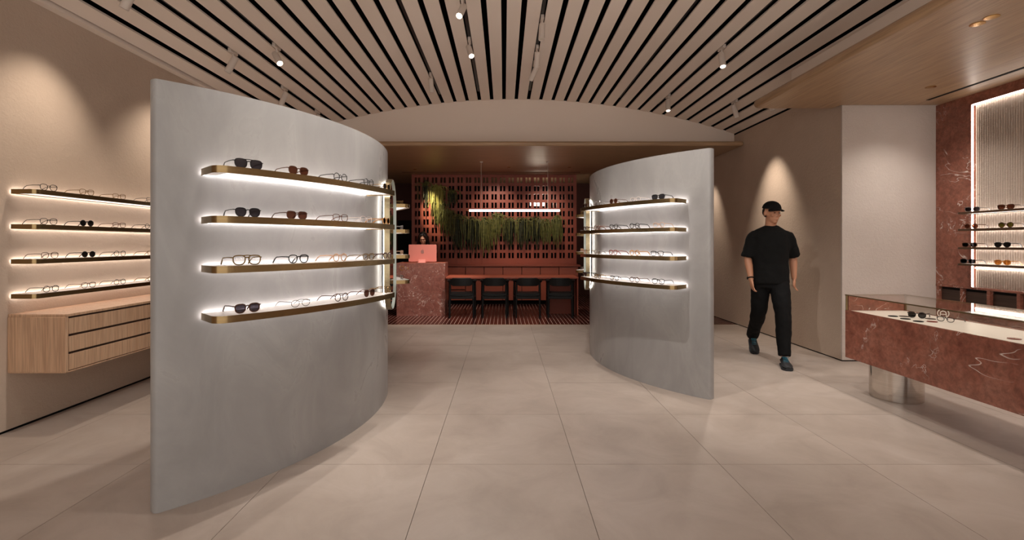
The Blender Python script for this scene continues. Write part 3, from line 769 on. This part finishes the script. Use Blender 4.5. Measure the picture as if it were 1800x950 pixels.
for (k, y, tg, p) in ((-2, 3.6, (-2.0, 3.2, .8), 70), (2, 3.4, (1.6, 5.2, 1.0), 70), (-5, 2.4, (-1.4, 3.6, 1.2), 45), (9, 3.6, (2.7, 4.4, .2), 40)):  # unseen spots added for more light on floor, case and partitions
    fixture(k, y, tg, 'added unseen white track spotlight above the shop front beyond the top of the picture', True, p, 70, NEUT, 'added unseen track spotlights above the shop front')
for k, lab in ((-14, 'outermost left'), (-12, 'third left'), (-5, 'fourth left'), (-2, 'left of centre'), (2, 'right of centre'), (9, 'inner right'), (12, 'right side'), (16, 'second right'), (17, 'outermost right')):
    x = k*SP; top('lighting_track', MB().box(x-.016, x+.016, 1.5 if k not in (16, 17) else 5.9, 7.9, vault(x)+.03, vault(x)+.06), 'track', f'dark lighting track in the {lab} ceiling slot carrying spotlights', 'lighting track', 'lighting tracks')
# soffit and back room lamps
for (x, y), tg in zip([soff(1718, 42), soff(1743, 30), soff(1636, 153)], [(3.5, 3.6, .7), (4.0, 3.6, .8), (4.3, 5.2, .5)]):
    spot_light((x, y, ZS-.02), tg, 34, 115, 1.0, NEUT)
spot_light((3.45, 9.1, ZS-.02), (3.86, 9.1, 1.2), 45, 55, 1.0, WARM)
spot_light((-1.88, 10.45, ZS-.02), (-1.65, 11.1, 2.2), 120, 34, .9, (1, .85, .6))
spot_light((-.2, 10.2, ZS-.02), (-.2, 11.2, 1.9), 42, 70, .9, WARM)
spot_light((1.0, 10.2, ZS-.02), (.9, 11.2, 1.8), 36, 70, .9, WARM)
spot_light((-1.0, 8.9, ZS-.02), (-1.5, 9.3, .9), 80, 70, .8, WARM)
spot_light((.5, 8.9, ZS-.02), (.3, 9.7, .5), 55, 90, .8, WARM)

# ================================================================== EYEWEAR
GC = {}
def lens_outline(shape, s=1.0, n=26):
    o = []
    for k in range(n):
        a = 2*math.pi*k/n; c, q = math.cos(a), math.sin(a)
        if shape == 'round': x, z = .0225*c, .0215*q
        elif shape == 'square':
            x = math.copysign(abs(c)**.62, c)*.0255; z = math.copysign(abs(q)**.62, q)*.0195; x *= 1+.10*q
        elif shape == 'panto':
            x = math.copysign(abs(c)**.8, c)*.0245; z = math.copysign(abs(q)**.75, q)*.0210; x *= 1+.16*q
        elif shape == 'aviator':
            x = math.copysign(abs(c)**.72, c)*.0280; z = math.copysign(abs(q)**.7, q)*.0225; x *= 1+.14*q
        else: x, z = .024*c, .018*q          # oval
        o.append((x*s, z*s))
    return o
def eyewear(shape, frame, lens, rim, loc, phi, label, group, s=1.0, cat=None):
    key = (shape, frame, lens, rim)
    t = thing('sunglasses' if lens != 'l_clear' else 'eyeglasses', label, 'sunglasses' if lens != 'l_clear' else 'glasses', tuple(loc), phi, group)
    if key not in GC:
        ol = lens_outline(shape); hz = max(z for _, z in ol)+rim; hw = max(x for x, _ in ol); cxl = hw+.0085
        fr, l1 = MB(), None
        for sd in (-1, 1):
            pts = [(sd*(cxl+x), .0015*abs(x/.02)+.0, z+hz) for x, z in ol]
            fr.tube(pts, rim, 6, True)
            fr.tube([(sd*(cxl+hw*.98), .001, hz*1.45), (sd*(cxl+hw+.006), .006, hz*1.5), (sd*(cxl+hw+.007), .012, hz*1.5)], rim*1.1, 6)
        br = MB().tube([(-.0115, 0, hz*1.35), (-.004, -.002, hz*1.52), (.004, -.002, hz*1.52), (.0115, 0, hz*1.35)], rim*1.05, 6)
        if shape == 'aviator': br.tube([(-.02, 0, hz*1.86), (0, -.002, hz*1.92), (.02, 0, hz*1.86)], rim*.8, 6)
        lz = []
        for sd in (-1, 1):
            m = MB(); m.prism([(sd*(cxl+x*.98), z*.98+hz) for x, z in ol], .0005, .0019, lambda a, b, z: (a, z, b)); lz.append(m)
        tp = []
        for sd in (-1, 1):
            xx = sd*(cxl+hw+.007)
            tp.append(MB().tube([(xx, .012, hz*1.5), (xx+sd*.001, .05, hz*1.5), (xx, .098, hz*1.38), (xx-sd*.003, .118, hz*.95), (xx-sd*.006, .140, .002)], [rim*1.05, rim, rim, rim*1.15, rim*1.2], 6))
        L = []
        for nm, m, mt in (('front_frame', fr, frame), ('bridge', br, frame), ('lens', lz[0], lens), ('lens', lz[1], lens), ('temple', tp[0], frame), ('temple', tp[1], frame)):
            me = m.mesh(nm); me.materials.append(M[mt]); L.append((nm, me))
        GC[key] = L
    t.scale = (s, s, s)
    for nm, me in GC[key]:
        o = bpy.data.objects.new(nm, me); COL.objects.link(o); o.parent = t
    return t
FD = {'f_black': 'black', 'f_tort': 'dark tortoiseshell', 'f_amber': 'amber', 'f_olive': 'olive brown', 'f_beige': 'beige', 'f_clear': 'clear-framed', 'f_gold': 'thin gold', 'f_silver': 'thin silver', 'f_red': 'deep red', 'f_brown': 'brown'}
LD = {'l_clear': 'eyeglasses', 'l_grey': 'sunglasses with grey lenses', 'l_brown': 'sunglasses with brown lenses', 'l_dark': 'sunglasses with dark lenses', 'l_green': 'sunglasses with green lenses', 'l_orange': 'sunglasses with orange lenses'}
SD = {'round': 'round', 'square': 'square', 'panto': 'panto', 'aviator': 'aviator', 'oval': 'oval'}
def phi_of(e): return math.atan2(e.x, -e.y)
def theta_for(side, r, px):
    best = min((abs((P(side, r, R(-43+k*.05)).x/P(side, r, R(-43+k*.05)).y)*FPX+VX-px), R(-43+k*.05)) for k in range(1000))
    return best[1]
TK, MD, TN = .0031, .0025, .0020
LEFT = [
 [(436, 'aviator', 'f_black', 'l_grey', MD), (523, 'panto', 'f_tort', 'l_brown', MD), (596.5, 'round', 'f_black', 'l_clear', MD), (646, 'round', 'f_black', 'l_clear', MD), (678, 'round', 'f_gold', 'l_dark', TN)],
 [(434.7, 'panto', 'f_black', 'l_grey', MD), (520.7, 'square', 'f_tort', 'l_brown', MD), (596.5, 'square', 'f_brown', 'l_clear', TN), (642, 'square', 'f_clear', 'l_clear', TN), (677, 'round', 'f_amber', 'l_dark', TK)],
 [(433, 'aviator', 'f_olive', 'l_clear', TK), (523, 'panto', 'f_black', 'l_clear', TK), (596, 'round', 'f_beige', 'l_clear', TK), (646, 'square', 'f_olive', 'l_clear', MD), (679, 'square', 'f_tort', 'l_clear', TK)],
 [(434, 'panto', 'f_tort', 'l_grey', TK), (527, 'oval', 'f_silver', 'l_clear', TN), (598.7, 'round', 'f_tort', 'l_clear', MD), (647.5, 'panto', 'f_brown', 'l_brown', MD), (680, 'round', 'f_gold', 'l_clear', MD)]]
RIGHT = [
 [(1029.5, 'round', 'f_tort', 'l_dark', MD), (1051.6, 'round', 'f_silver', 'l_clear', MD), (1079.6, 'round', 'f_brown', 'l_brown', MD), (1118, 'oval', 'f_clear', 'l_clear', TN), (1158, 'square', 'f_black', 'l_grey', TK)],
 [(1031, 'square', 'f_tort', 'l_clear', TK), (1050.7, 'round', 'f_brown', 'l_clear', TK), (1080, 'panto', 'f_black', 'l_clear', TK), (1116.5, 'round', 'f_black', 'l_clear', TK), (1159, 'round', 'f_beige', 'l_clear', TN)],
 [(1029.5, 'round', 'f_gold', 'l_clear', TN), (1050.7, 'oval', 'f_silver', 'l_clear', MD), (1079, 'panto', 'f_red', 'l_clear', TK), (1116.5, 'round', 'f_amber', 'l_clear', TK), (1156, 'square', 'f_black', 'l_clear', MD)],
 [(1029, 'round', 'f_black', 'l_dark', TK), (1051.6, 'square', 'f_gold', 'l_clear', MD), (1081, 'square', 'f_black', 'l_clear', MD), (1116.5, 'round', 'f_tort', 'l_clear', MD), (1158, 'panto', 'f_black', 'l_clear', MD)]]
for side, rows in (('left', LEFT), ('right', RIGHT)):
    for q, row in enumerate(rows):
        for i, (px, sh, f, l, rm) in enumerate(row):
            th = theta_for(side, PR+.19, px); p = P(side, PR+.20, th, ZSH[q]); e = Er(side, th)
            eyewear(sh, f, l, rm, p, phi_of(e), f'{FD[f]} {SD[sh]} {LD[l]}, {ORD[i]} from left on {NTH[q]} shelf of {side} partition', f'eyewear on the {side} partition', 1.06)
        for i, dth in enumerate((24, 32)):
            f = ('f_gold', 'f_silver', 'f_beige', 'f_tort')[q]; p = P(side, PR+.18, R(dth), ZSH[q])
            eyewear('round' if i else 'square', f, 'l_clear', MD, p, phi_of(Er(side, R(dth))), f'{FD[f]} {"round" if i else "square"} eyeglasses behind the oval mirror on {NTH[q]} shelf of {side} partition', f'eyewear behind the {side} mirror', 1.0)
WALL = [
 [(86, 'panto', 'f_black', 'l_clear', TN), (153, 'panto', 'f_gold', 'l_clear', TN), (210, 'square', 'f_gold', 'l_clear', TN), (267, 'panto', 'f_silver', 'l_clear', MD)],
 [(86, 'panto', 'f_black', 'l_clear', TN), (153, 'round', 'f_black', 'l_dark', MD), (210, 'square', 'f_brown', 'l_clear', TN), (264, 'round', 'f_black', 'l_clear', TN)],
 [(88, 'panto', 'f_tort', 'l_clear', TN), (156, 'round', 'f_black', 'l_dark', MD), (211, 'round', 'f_black', 'l_clear', TN), (269, 'panto', 'f_gold', 'l_clear', TN)],
 [(90, 'round', 'f_black', 'l_clear', TN), (156, 'panto', 'f_brown', 'l_clear', TN), (211, 'round', 'f_black', 'l_clear', TN), (270, 'square', 'f_gold', 'l_clear', MD)]]
for q, row in enumerate(WALL):
    for i, (px, sh, f, l, rm) in enumerate(row):
        x = XL+.175; y = FPX*x/(px-VX)
        eyewear(sh, f, l, rm, (x, y, ZSH[q]), R(90-6), f'{FD[f]} {SD[sh]} {LD[l]}, {ORD[i]} from left on {NTH[q]} shelf of left wall', 'eyewear on the left wall', 1.05)
NICHE = [
 [(1709, 'square', 'f_silver', 'l_grey', MD), (1768, 'square', 'f_tort', 'l_brown', TK)],
 [(1707, 'round', 'f_brown', 'l_brown', TK), (1768, 'round', 'f_tort', 'l_green', TK)],
 [(1704, 'square', 'f_tort', 'l_dark', TK), (1762, 'panto', 'f_black', 'l_dark', TK)],
 [(1701, 'square', 'f_black', 'l_dark', TK), (1762, 'panto', 'f_amber', 'l_orange', TK)]]
for q, row in enumerate(NICHE):
    for i, (px, sh, f, l, rm) in enumerate(row):
        x = XN+.027-.165; y = FPX*x/(px-VX)
        eyewear(sh, f, l, rm, (x, y, ZN[q]), R(-90+14), f'{FD[f]} {SD[sh]} {LD[l]}, {"left" if i == 0 else "right"} pair on {NTH[q]} shelf of right niche', 'eyewear in the right niche', 1.08)

# ------------------------------------------------------------------ contents of the display case
ZD = ZM-.004
def deckp(cx_, cy_):                          # crop pixel of the case -> point on the deck
    px, py = 1460+cx_*.29463, 480+cy_*.29474
    y = FPX*(CH-ZD)/(py-VY); return Vector(((px-VX)*y/FPX, y, ZD))
for i, (a, b, mt, l) in enumerate(((372, 260, 'blackm', 'thin black sample disc lying farthest left in the display case'),
        (438, 261, 'dwood', 'dark brown sample disc behind the sunglasses in the display case'), (446, 276, 'blackm', 'thin black sample disc left of the sunglasses in the display case'),
        (596, 276, 'dwood', 'dark brown sample disc right of the sunglasses in the display case'), (524, 291, 'blackm', 'thin black sample disc in front of the sunglasses in the display case'),
        (606, 293, 'f_red', 'red brown sample disc beside the emblem in the display case'), (1096, 395, 'f_red', 'red brown sample disc nearest the right picture edge in the display case'))):
    p = deckp(a, b); top('sample_disc', MB().lathe([(.0, 0), (.033, 0), (.035, .002), (.033, .005), (0, .005)], 28, p), mt, l, 'sample disc', 'sample discs in the display case')
eyewear('round', 'f_black', 'l_dark', TK, deckp(515, 270), R(-50), 'black round sunglasses lying among discs in the display case', 'eyewear in the display case', 1.05)
eyewear('oval', 'f_black', 'l_clear', MD, deckp(685, 293), R(-70), 'black oval eyeglasses lying beside the emblem in the display case', 'eyewear in the display case', 1.0)
ep = deckp(672, 270); es = thing('emblem_stand', 'small white ring emblem standing upright in the display case', 'emblem', tuple(ep), R(-35)); es.scale = (.85, .85, .85)
part('ring', MB().tube([(.042*math.cos(2*math.pi*k/28), 0, .046+.042*math.sin(2*math.pi*k/28)) for k in range(28)], .0035, 6, True), 'acryl', es, False)
part('inner_arch', MB().tube([(-.022, 0, .018)]+[(.022*math.cos(math.pi-math.pi*k/12), 0, .042+.026*math.sin(math.pi*k/12)) for k in range(13)]+[(.022, 0, .018)], .003, 6).tube([(-.022, 0, .036), (.022, 0, .036)], .0025, 6), 'acryl', es, False)
part('foot', MB().box(-.03, .03, -.012, .012, 0, .005), 'acryl', es, False)

# ================================================================== PEOPLE
def limb(mb, pts, rs, n=14):
    """tapered limb; rs = radius or (across, depth)"""
    P_ = [Vector(p) for p in pts]; rings = []
    for i, p in enumerate(P_):
        t = (P_[min(i+1, len(P_)-1)]-P_[max(i-1, 0)]).normalized()
        u = Vector((1, 0, 0)); u = (u-t*u.dot(t)).normalized(); v = t.cross(u)
        a, b = rs[i] if isinstance(rs[i], tuple) else (rs[i], rs[i])
        rings.append([p+u*a*math.cos(2*math.pi*k/n)+v*b*math.sin(2*math.pi*k/n) for k in range(n)])
    mb.loft(rings)
def dense(pts, rs, k=3):
    """smooth interpolation along a limb"""
    P_ = [Vector(p) for p in pts]; Q = []; S = []; T = [r if isinstance(r, tuple) else (r, r) for r in rs]
    for i in range(len(P_)-1):
        p0, p1, p2, p3 = P_[max(i-1, 0)], P_[i], P_[i+1], P_[min(i+2, len(P_)-1)]
        for j in range(k):
            t = j/k
            Q.append(.5*((2*p1)+(p2-p0)*t+(2*p0-5*p1+4*p2-p3)*t*t+(3*p1-p0-3*p2+p3)*t**3))
            S.append(tuple(T[i][q]+(T[i+1][q]-T[i][q])*t for q in (0, 1)))
    Q.append(P_[-1]); S.append(T[-1]); return Q, S
def head_mesh(mb, c, rot, s=1.0):
    """skull, jaw, brow, nose, lips, chin, ears; local face towards -Y, c = centre of the head"""
    T = lambda p: c+rot @ (Vector(p)*s)
    def e(p, r): mb.ell(T(p), tuple(k*s for k in r), 16, 11, rot)
    e((0, .012, .025), (.076, .094, .090)); e((0, -.022, -.035), (.060, .066, .078)); e((0, -.058, -.088), (.030, .026, .022))
    e((0, -.080, .028), (.050, .014, .012))                      # brow
    for sd in (-1, 1):
        e((sd*.042, -.066, -.020), (.020, .018, .016)); e((sd*.078, .012, -.008), (.009, .018, .030))
    mb.loft([[T(q) for q in ring] for ring in (
        [(-.006, -.082, .018), (.006, -.082, .018), (.005, -.070, .02), (-.005, -.070, .02)],
        [(-.009, -.098, -.018), (.009, -.098, -.018), (.012, -.070, -.014), (-.012, -.070, -.014)],
        [(-.014, -.098, -.032), (.014, -.098, -.032), (.016, -.068, -.034), (-.016, -.068, -.034)])])
    e((0, -.084, -.056), (.022, .008, .006)); e((0, -.082, -.066), (.019, .009, .006))
def hand(mb, wr, fw, side, curl=.35):
    """wr = wrist, fw = direction of the hand, side = sideways direction of the knuckles (thumb on +side)"""
    wr, fw, side = Vector(wr), Vector(fw).normalized(), Vector(side).normalized(); up = fw.cross(side).normalized()
    pal = [wr+fw*a for a in (0, .03, .06, .088)]
    rings = []
    for p, (a, b) in zip(pal, ((.026, .019), (.036, .016), (.041, .015), (.038, .012))):
        rings.append([p+side*a*math.cos(2*math.pi*k/12)+up*b*math.sin(2*math.pi*k/12) for k in range(12)])
    mb.loft(rings)
    for q, (o, L) in enumerate(((.029, .070), (.010, .079), (-.010, .073), (-.028, .057))):
        b = wr+fw*.080+side*o; d = fw.copy(); pts = [b-fw*.012]; p = b
        for k, fr_ in enumerate((.45, .32, .23)):
            ax = side; d = Quaternion(ax, curl*(.6+.5*k)) @ d; pts.append(p.copy()); p = p+d*L*fr_
        pts.append(p); mb.tube(pts, [.0095, .0092, .0085, .008, .0065], 8)
    b = wr+fw*.028+side*.026; d = (fw*.75+side*.62-up*-.25).normalized()
    mb.tube([b-d*.01, b+d*.03, b+d*.03+(fw*.95+side*.2).normalized()*.028, b+d*.03+(fw*.98).normalized()*.05], [.013, .011, .0095, .007], 8)

def walking_man(loc, rz, sc):
    t = thing('person', 'walking person in black T-shirt, black trousers, cap and dark sneakers with blue laces', 'person', loc, rz)
    t.scale = (sc, sc, sc)
    # joints; he faces -Y, his left is +X
    hy = R(28); hc = Vector((.01, -.045, 1.625)); hrot = (Matrix.Rotation(hy, 3, 'Z') @ Matrix.Rotation(R(8), 3, 'X'))
    rs_, re_, rw_ = (-.180, .0, 1.385), (-.225, -.01, 1.13), (-.205, -.10, .885)
    ls_, le_, lw_ = (.180, .0, 1.385), (.245, .10, 1.145), (.255, .09, .895)
    lh, lk, lan = (.085, .0, .90), (.095, -.17, .52), (.085, -.28, .10)
    rh, rk, ran = (-.085, .0, .90), (-.100, .10, .50), (-.115, .42, .185)
    body = MB(); head_mesh(body, hc, hrot)
    limb(body, *dense([(0, .01, 1.36), (0, 0, 1.44), (.004, -.018, 1.50), (.008, -.03, 1.57)], [(.12, .07), .066, .056, .058]))
    limb(body, *dense([(0, 0, .90), (0, 0, 1.10), (0, -.01, 1.28), (0, 0, 1.40)], [(.13, .09), (.125, .085), (.15, .095), (.12, .07)]))
    for s, e, w_, sd in ((rs_, re_, rw_, 1), (ls_, le_, lw_, -1)):
        limb(body, *dense([s, tuple(Vector(s).lerp(Vector(e), .5)), e, tuple(Vector(e).lerp(Vector(w_), .35)), w_], [.042, .046, .040, .041, .026]))
        fw = (Vector(w_)-Vector(e)); fw.normalize()
        hand(body, Vector(w_)-fw*.01, fw, (.25*sd, -1, 0), .35 if sd == 1 else .35)
    for h, k, a in ((lh, lk, lan), (rh, rk, ran)):
        limb(body, *dense([h, tuple(Vector(h).lerp(Vector(k), .5)), k, tuple(Vector(k).lerp(Vector(a), .35)), a], [.08, .07, .053, .052, .036]))
    b = part('body', body, 'skin', t, False); organic(b, .0075, 3)
    sh = MB()
    limb(sh, *dense([(0, -.005, .845), (0, -.005, .95), (0, -.005, 1.10), (0, -.01, 1.26), (0, 0, 1.37), (0, .005, 1.425), (0, 0, 1.465), (0, 0, 1.485)], [(.192, .135), (.192, .135), (.182, .130), (.192, .132), (.195, .115), (.165, .095), (.105, .078), (.07, .066)]), n=24)
    for s, e, sd in ((rs_, re_, -1), (ls_, le_, 1)):
        a = Vector(s).lerp(Vector(e), .98); st = Vector((sd*.12, 0, 1.385))
        limb(sh, *dense([st, tuple(Vector(s)+Vector((0, 0, -.015))), tuple(Vector(s).lerp(a, .5)), tuple(a)], [.052, .056, .070, .078]))
    o = part('t_shirt', sh, 'shirt', t, False, label='loose black T-shirt'); organic(o, .012, 5, .5, .022)
    tr = MB()
    limb(tr, *dense([(0, 0, .80), (0, 0, .88), (0, 0, .99), (0, 0, 1.02)], [(.16, .115), (.172, .122), (.165, .115), (.16, .11)]), n=24)
    for h, k, a in ((lh, lk, lan), (rh, rk, ran)):
        limb(tr, *dense([h, tuple(Vector(h).lerp(Vector(k), .5)), k, tuple(Vector(k).lerp(Vector(a), .5)), tuple(Vector(k).lerp(Vector(a), .93)), tuple(Vector(k).lerp(Vector(a), 1.0))], [.100, .096, .082, .074, .068, .066]))
    o = part('trousers', tr, 'pants', t, False, label='black trousers'); organic(o, .012, 5, .5, .02)
    # shoes: sole outline along the foot direction
    def shoe(heel, toe, lab):
        heel, toe = Vector(heel), Vector(toe); f = (toe-heel).normalized(); s = Vector((1, 0, 0)); s = (s-f*s.dot(f)).normalized(); u = s.cross(f).normalized()
        if u.z < 0: u = -u
        L = (toe-heel).length
        prof = [(0, .030, .072), (.08, .038, .085), (.25, .040, .088), (.42, .042, .072), (.60, .048, .055), (.78, .050, .045), (.92, .040, .036), (1, .018, .024)]
        up = MB(); rings = []
        for (a, wd, h) in prof:
            c = heel+f*(a*L); rings.append([c+s*wd*math.cos(math.pi*2*k/16)*(1 if math.sin(math.pi*2*k/16) < .3 else .8)+u*(.018+(h*.5)*(1+math.sin(math.pi*2*k/16))) for k in range(16)])
        up.loft(rings); p_ = part('shoe', up, 'shoe', t, False, label='dark sneaker')
        so = MB(); pts = [(a, wd+.004) for a, wd, h in prof]
        outl = [(heel+f*(a*L)+s*wd) for a, wd in pts]+[(heel+f*(a*L)-s*wd) for a, wd in pts[::-1]]
        n = len(outl); so.add([q for q in outl]+[q+u*.022 for q in outl], [tuple(range(n)), tuple(range(n, 2*n))]+[(i, (i+1) % n, n+(i+1) % n, n+i) for i in range(n)])
        part('sole', so, 'sole', p_, False)
        lc = MB()
        for i in range(5):
            a = .42+.085*i; h = .09-.045*(i/4); c = heel+f*(a*L)+u*(h+.006); d = .024
            lc.tube([c-s*d-u*.008, c+f*.008, c+s*d-u*.008], .0030, 6)
        lc.tube([heel+f*.40*L+u*.104-s*.03, heel+f*.42*L+u*.108, heel+f*.40*L+u*.104+s*.03], .0030, 6)
        part('lace', lc, 'lace', p_, False, label='bright blue shoelace')
    shoe((.085, -.235, .0), (.075, -.505, .0), 'l')
    shoe((-.115, .455, .125), (-.112, .235, .0), 'r')
    # cap
    cp = MB(); T = lambda p: hc+hrot @ Vector(p)
    rings = []
    for k in range(8):
        a = math.pi/2*k/7; rr = math.cos(a)
        rings.append([T(((.087*rr+.001)*math.cos(2*math.pi*q/24), .010+(.106*rr+.001)*math.sin(2*math.pi*q/24), .048+.085*math.sin(a))) for q in range(24)])
    cp.loft(rings); c_ = part('cap', cp, 'cap', t, False, label='black baseball cap')
    bm_ = MB(); fr_ = []; bk = []
    for k in range(13):
        a = -math.pi/2+math.pi*k/12; x = .078*math.sin(a); y0 = -.082+.045*(x/.078)**2; y1 = y0-.078*math.cos(a)-.004
        dz = -.018*(x/.078)**2
        fr_.append((x, y1, .050+dz-.012)); bk.append((x, y0, .055+dz))
    n = 13
    bm_.add([T(p) for p in fr_+bk]+[T((p[0], p[1], p[2]+.005)) for p in fr_+bk],
            [f for k in range(12) for f in ((k, k+1, n+k+1, n+k), (2*n+k, 3*n+k, 3*n+k+1, 2*n+k+1), (k, 2*n+k, 2*n+k+1, k+1), (n+k, n+k+1, 3*n+k+1, 3*n+k))])
    part('brim', bm_, 'cap', c_, False)
    hr = MB(); hr.ell(T((0, .034, .012)), (.079, .076, .075), 16, 10, hrot); part('hair', hr, 'hair', t, False, label='short black hair')
    for sd in (-1, 1):
        ey = MB(); ey.ell(T((sd*.030, -.0825, .008)), (.011, .006, .005), 10, 7, hrot); part('eye', ey, 'eye', t, False)
    # watch on his right wrist
    w0, w1 = Vector(re_), Vector(rw_); d = (w1-w0).normalized(); c = w0.lerp(w1, .90); s = Vector((1, 0, 0)); s = (s-d*s.dot(d)).normalized(); v = d.cross(s)
    wt = MB(); wt.tube([c+s*.033*math.cos(2*math.pi*k/20)+v*.033*math.sin(2*math.pi*k/20) for k in range(20)], .007, 6, True)
    wp = part('watch', wt, 'blackm', t, False, label='black wristwatch'); wf = MB(); wf.ell(c-s*.034, (.008, .018, .018)); part('watch_face', wf, 'black', wp, False)
    return t
walking_man((3.085, 5.74, 0), R(-18), 1.045)

def desk_woman(loc, rz):
    t = thing('person', 'person with long black hair looking down behind the coral pink computer', 'person', loc, rz)
    hc = Vector((0, -.05, 1.445)); hrot = Matrix.Rotation(R(24), 3, 'X')
    body = MB(); head_mesh(body, hc, hrot, .97)
    limb(body, *dense([(0, .03, 1.16), (0, .03, 1.24), (0, .015, 1.31), (0, -.01, 1.39)], [(.11, .06), .054, .046, .05]))
    limb(body, *dense([(0, .04, .45), (0, .04, .75), (0, .04, 1.0), (0, .035, 1.2)], [(.15, .11), (.12, .09), (.135, .095), (.10, .06)]))
    for sd in (-1, 1):
        s, e, w_ = (sd*.165, .03, 1.19), (sd*.215, -.01, .99), (sd*.11, -.16, 1.02)
        limb(body, *dense([s, tuple(Vector(s).lerp(Vector(e), .5)), e, tuple(Vector(e).lerp(Vector(w_), .4)), w_], [.044, .040, .035, .034, .023]))
        fw = (Vector(w_)-Vector(e)).normalized(); hand(body, Vector(w_), fw, (-sd*.4, -.3, .6), .3)
        limb(body, *dense([(sd*.08, .04, .50), (sd*.09, .04, .28), (sd*.09, .04, .04)], [.085, .06, .05]))
    b = part('body', body, 'skinw', t, False); organic(b, .0075, 3)
    sh = MB(); limb(sh, *dense([(0, .04, .62), (0, .04, .80), (0, .035, 1.0), (0, .03, 1.14), (0, .03, 1.22), (0, .03, 1.245)], [(.165, .12), (.14, .105), (.155, .115), (.165, .10), (.12, .075), (.085, .06)]), n=24)
    for sd in (-1, 1):
        s, e = (sd*.165, .03, 1.19), (sd*.215, -.01, .99)
        limb(sh, *dense([(sd*.09, .03, 1.19), s, tuple(Vector(s).lerp(Vector(e), .6)), e], [.058, .060, .055, .05]))
    o = part('blouse', sh, 'shirt', t, False, label='black blouse'); organic(o, .011, 5, .5, .012)
    sk = MB(); limb(sk, *dense([(0, .04, .03), (0, .04, .3), (0, .04, .55), (0, .04, .72)], [(.15, .11), (.16, .12), (.175, .13), (.14, .11)]), n=24); part('trousers', sk, 'pants', t, False)
    hr = MB(); T = lambda p: hc+hrot @ Vector(p)
    hr.ell(T((0, .030, .045)), (.090, .098, .088), 18, 12, hrot)
    for sd in (-1, 1):       # long locks parted in the middle, falling on the shoulders
        limb(hr, *dense([T((sd*.020, -.045, .108)), T((sd*.062, -.050, .070)), T((sd*.084, -.020, .01)), (sd*.100, .0, 1.36), (sd*.118, .01, 1.26), (sd*.120, .02, 1.14)], [(.022, .030), (.026, .034), (.024, .050), (.028, .058), (.030, .055), (.016, .03)]))
    limb(hr, *dense([T((0, .07, .05)), (0, .07, 1.40), (0, .10, 1.28), (0, .11, 1.12)], [(.085, .05), (.10, .05), (.11, .045), (.08, .02)]))
    o = part('hair', hr, 'hair', t, False, label='long black hair parted in the middle'); organic(o, .008, 4)
    for sd in (-1, 1):
        ey = MB(); ey.ell(T((sd*.029, -.080, .006)), (.013, .005, .0035), 10, 7, hrot); part('eye', ey, 'eye', t, False)
        br_ = MB(); br_.tube([T((sd*.014, -.092, .028)), T((sd*.030, -.092, .033)), T((sd*.046, -.084, .028))], .003, 6); part('eyebrow', br_, 'hair', t, False)
    lp = MB(); lp.ell(T((0, -.0875, -.058)), (.018, .006, .006), 12, 7, hrot); part('lips', lp, 'lip', t, False)
desk_woman((-1.63, 9.98, 0), R(4))
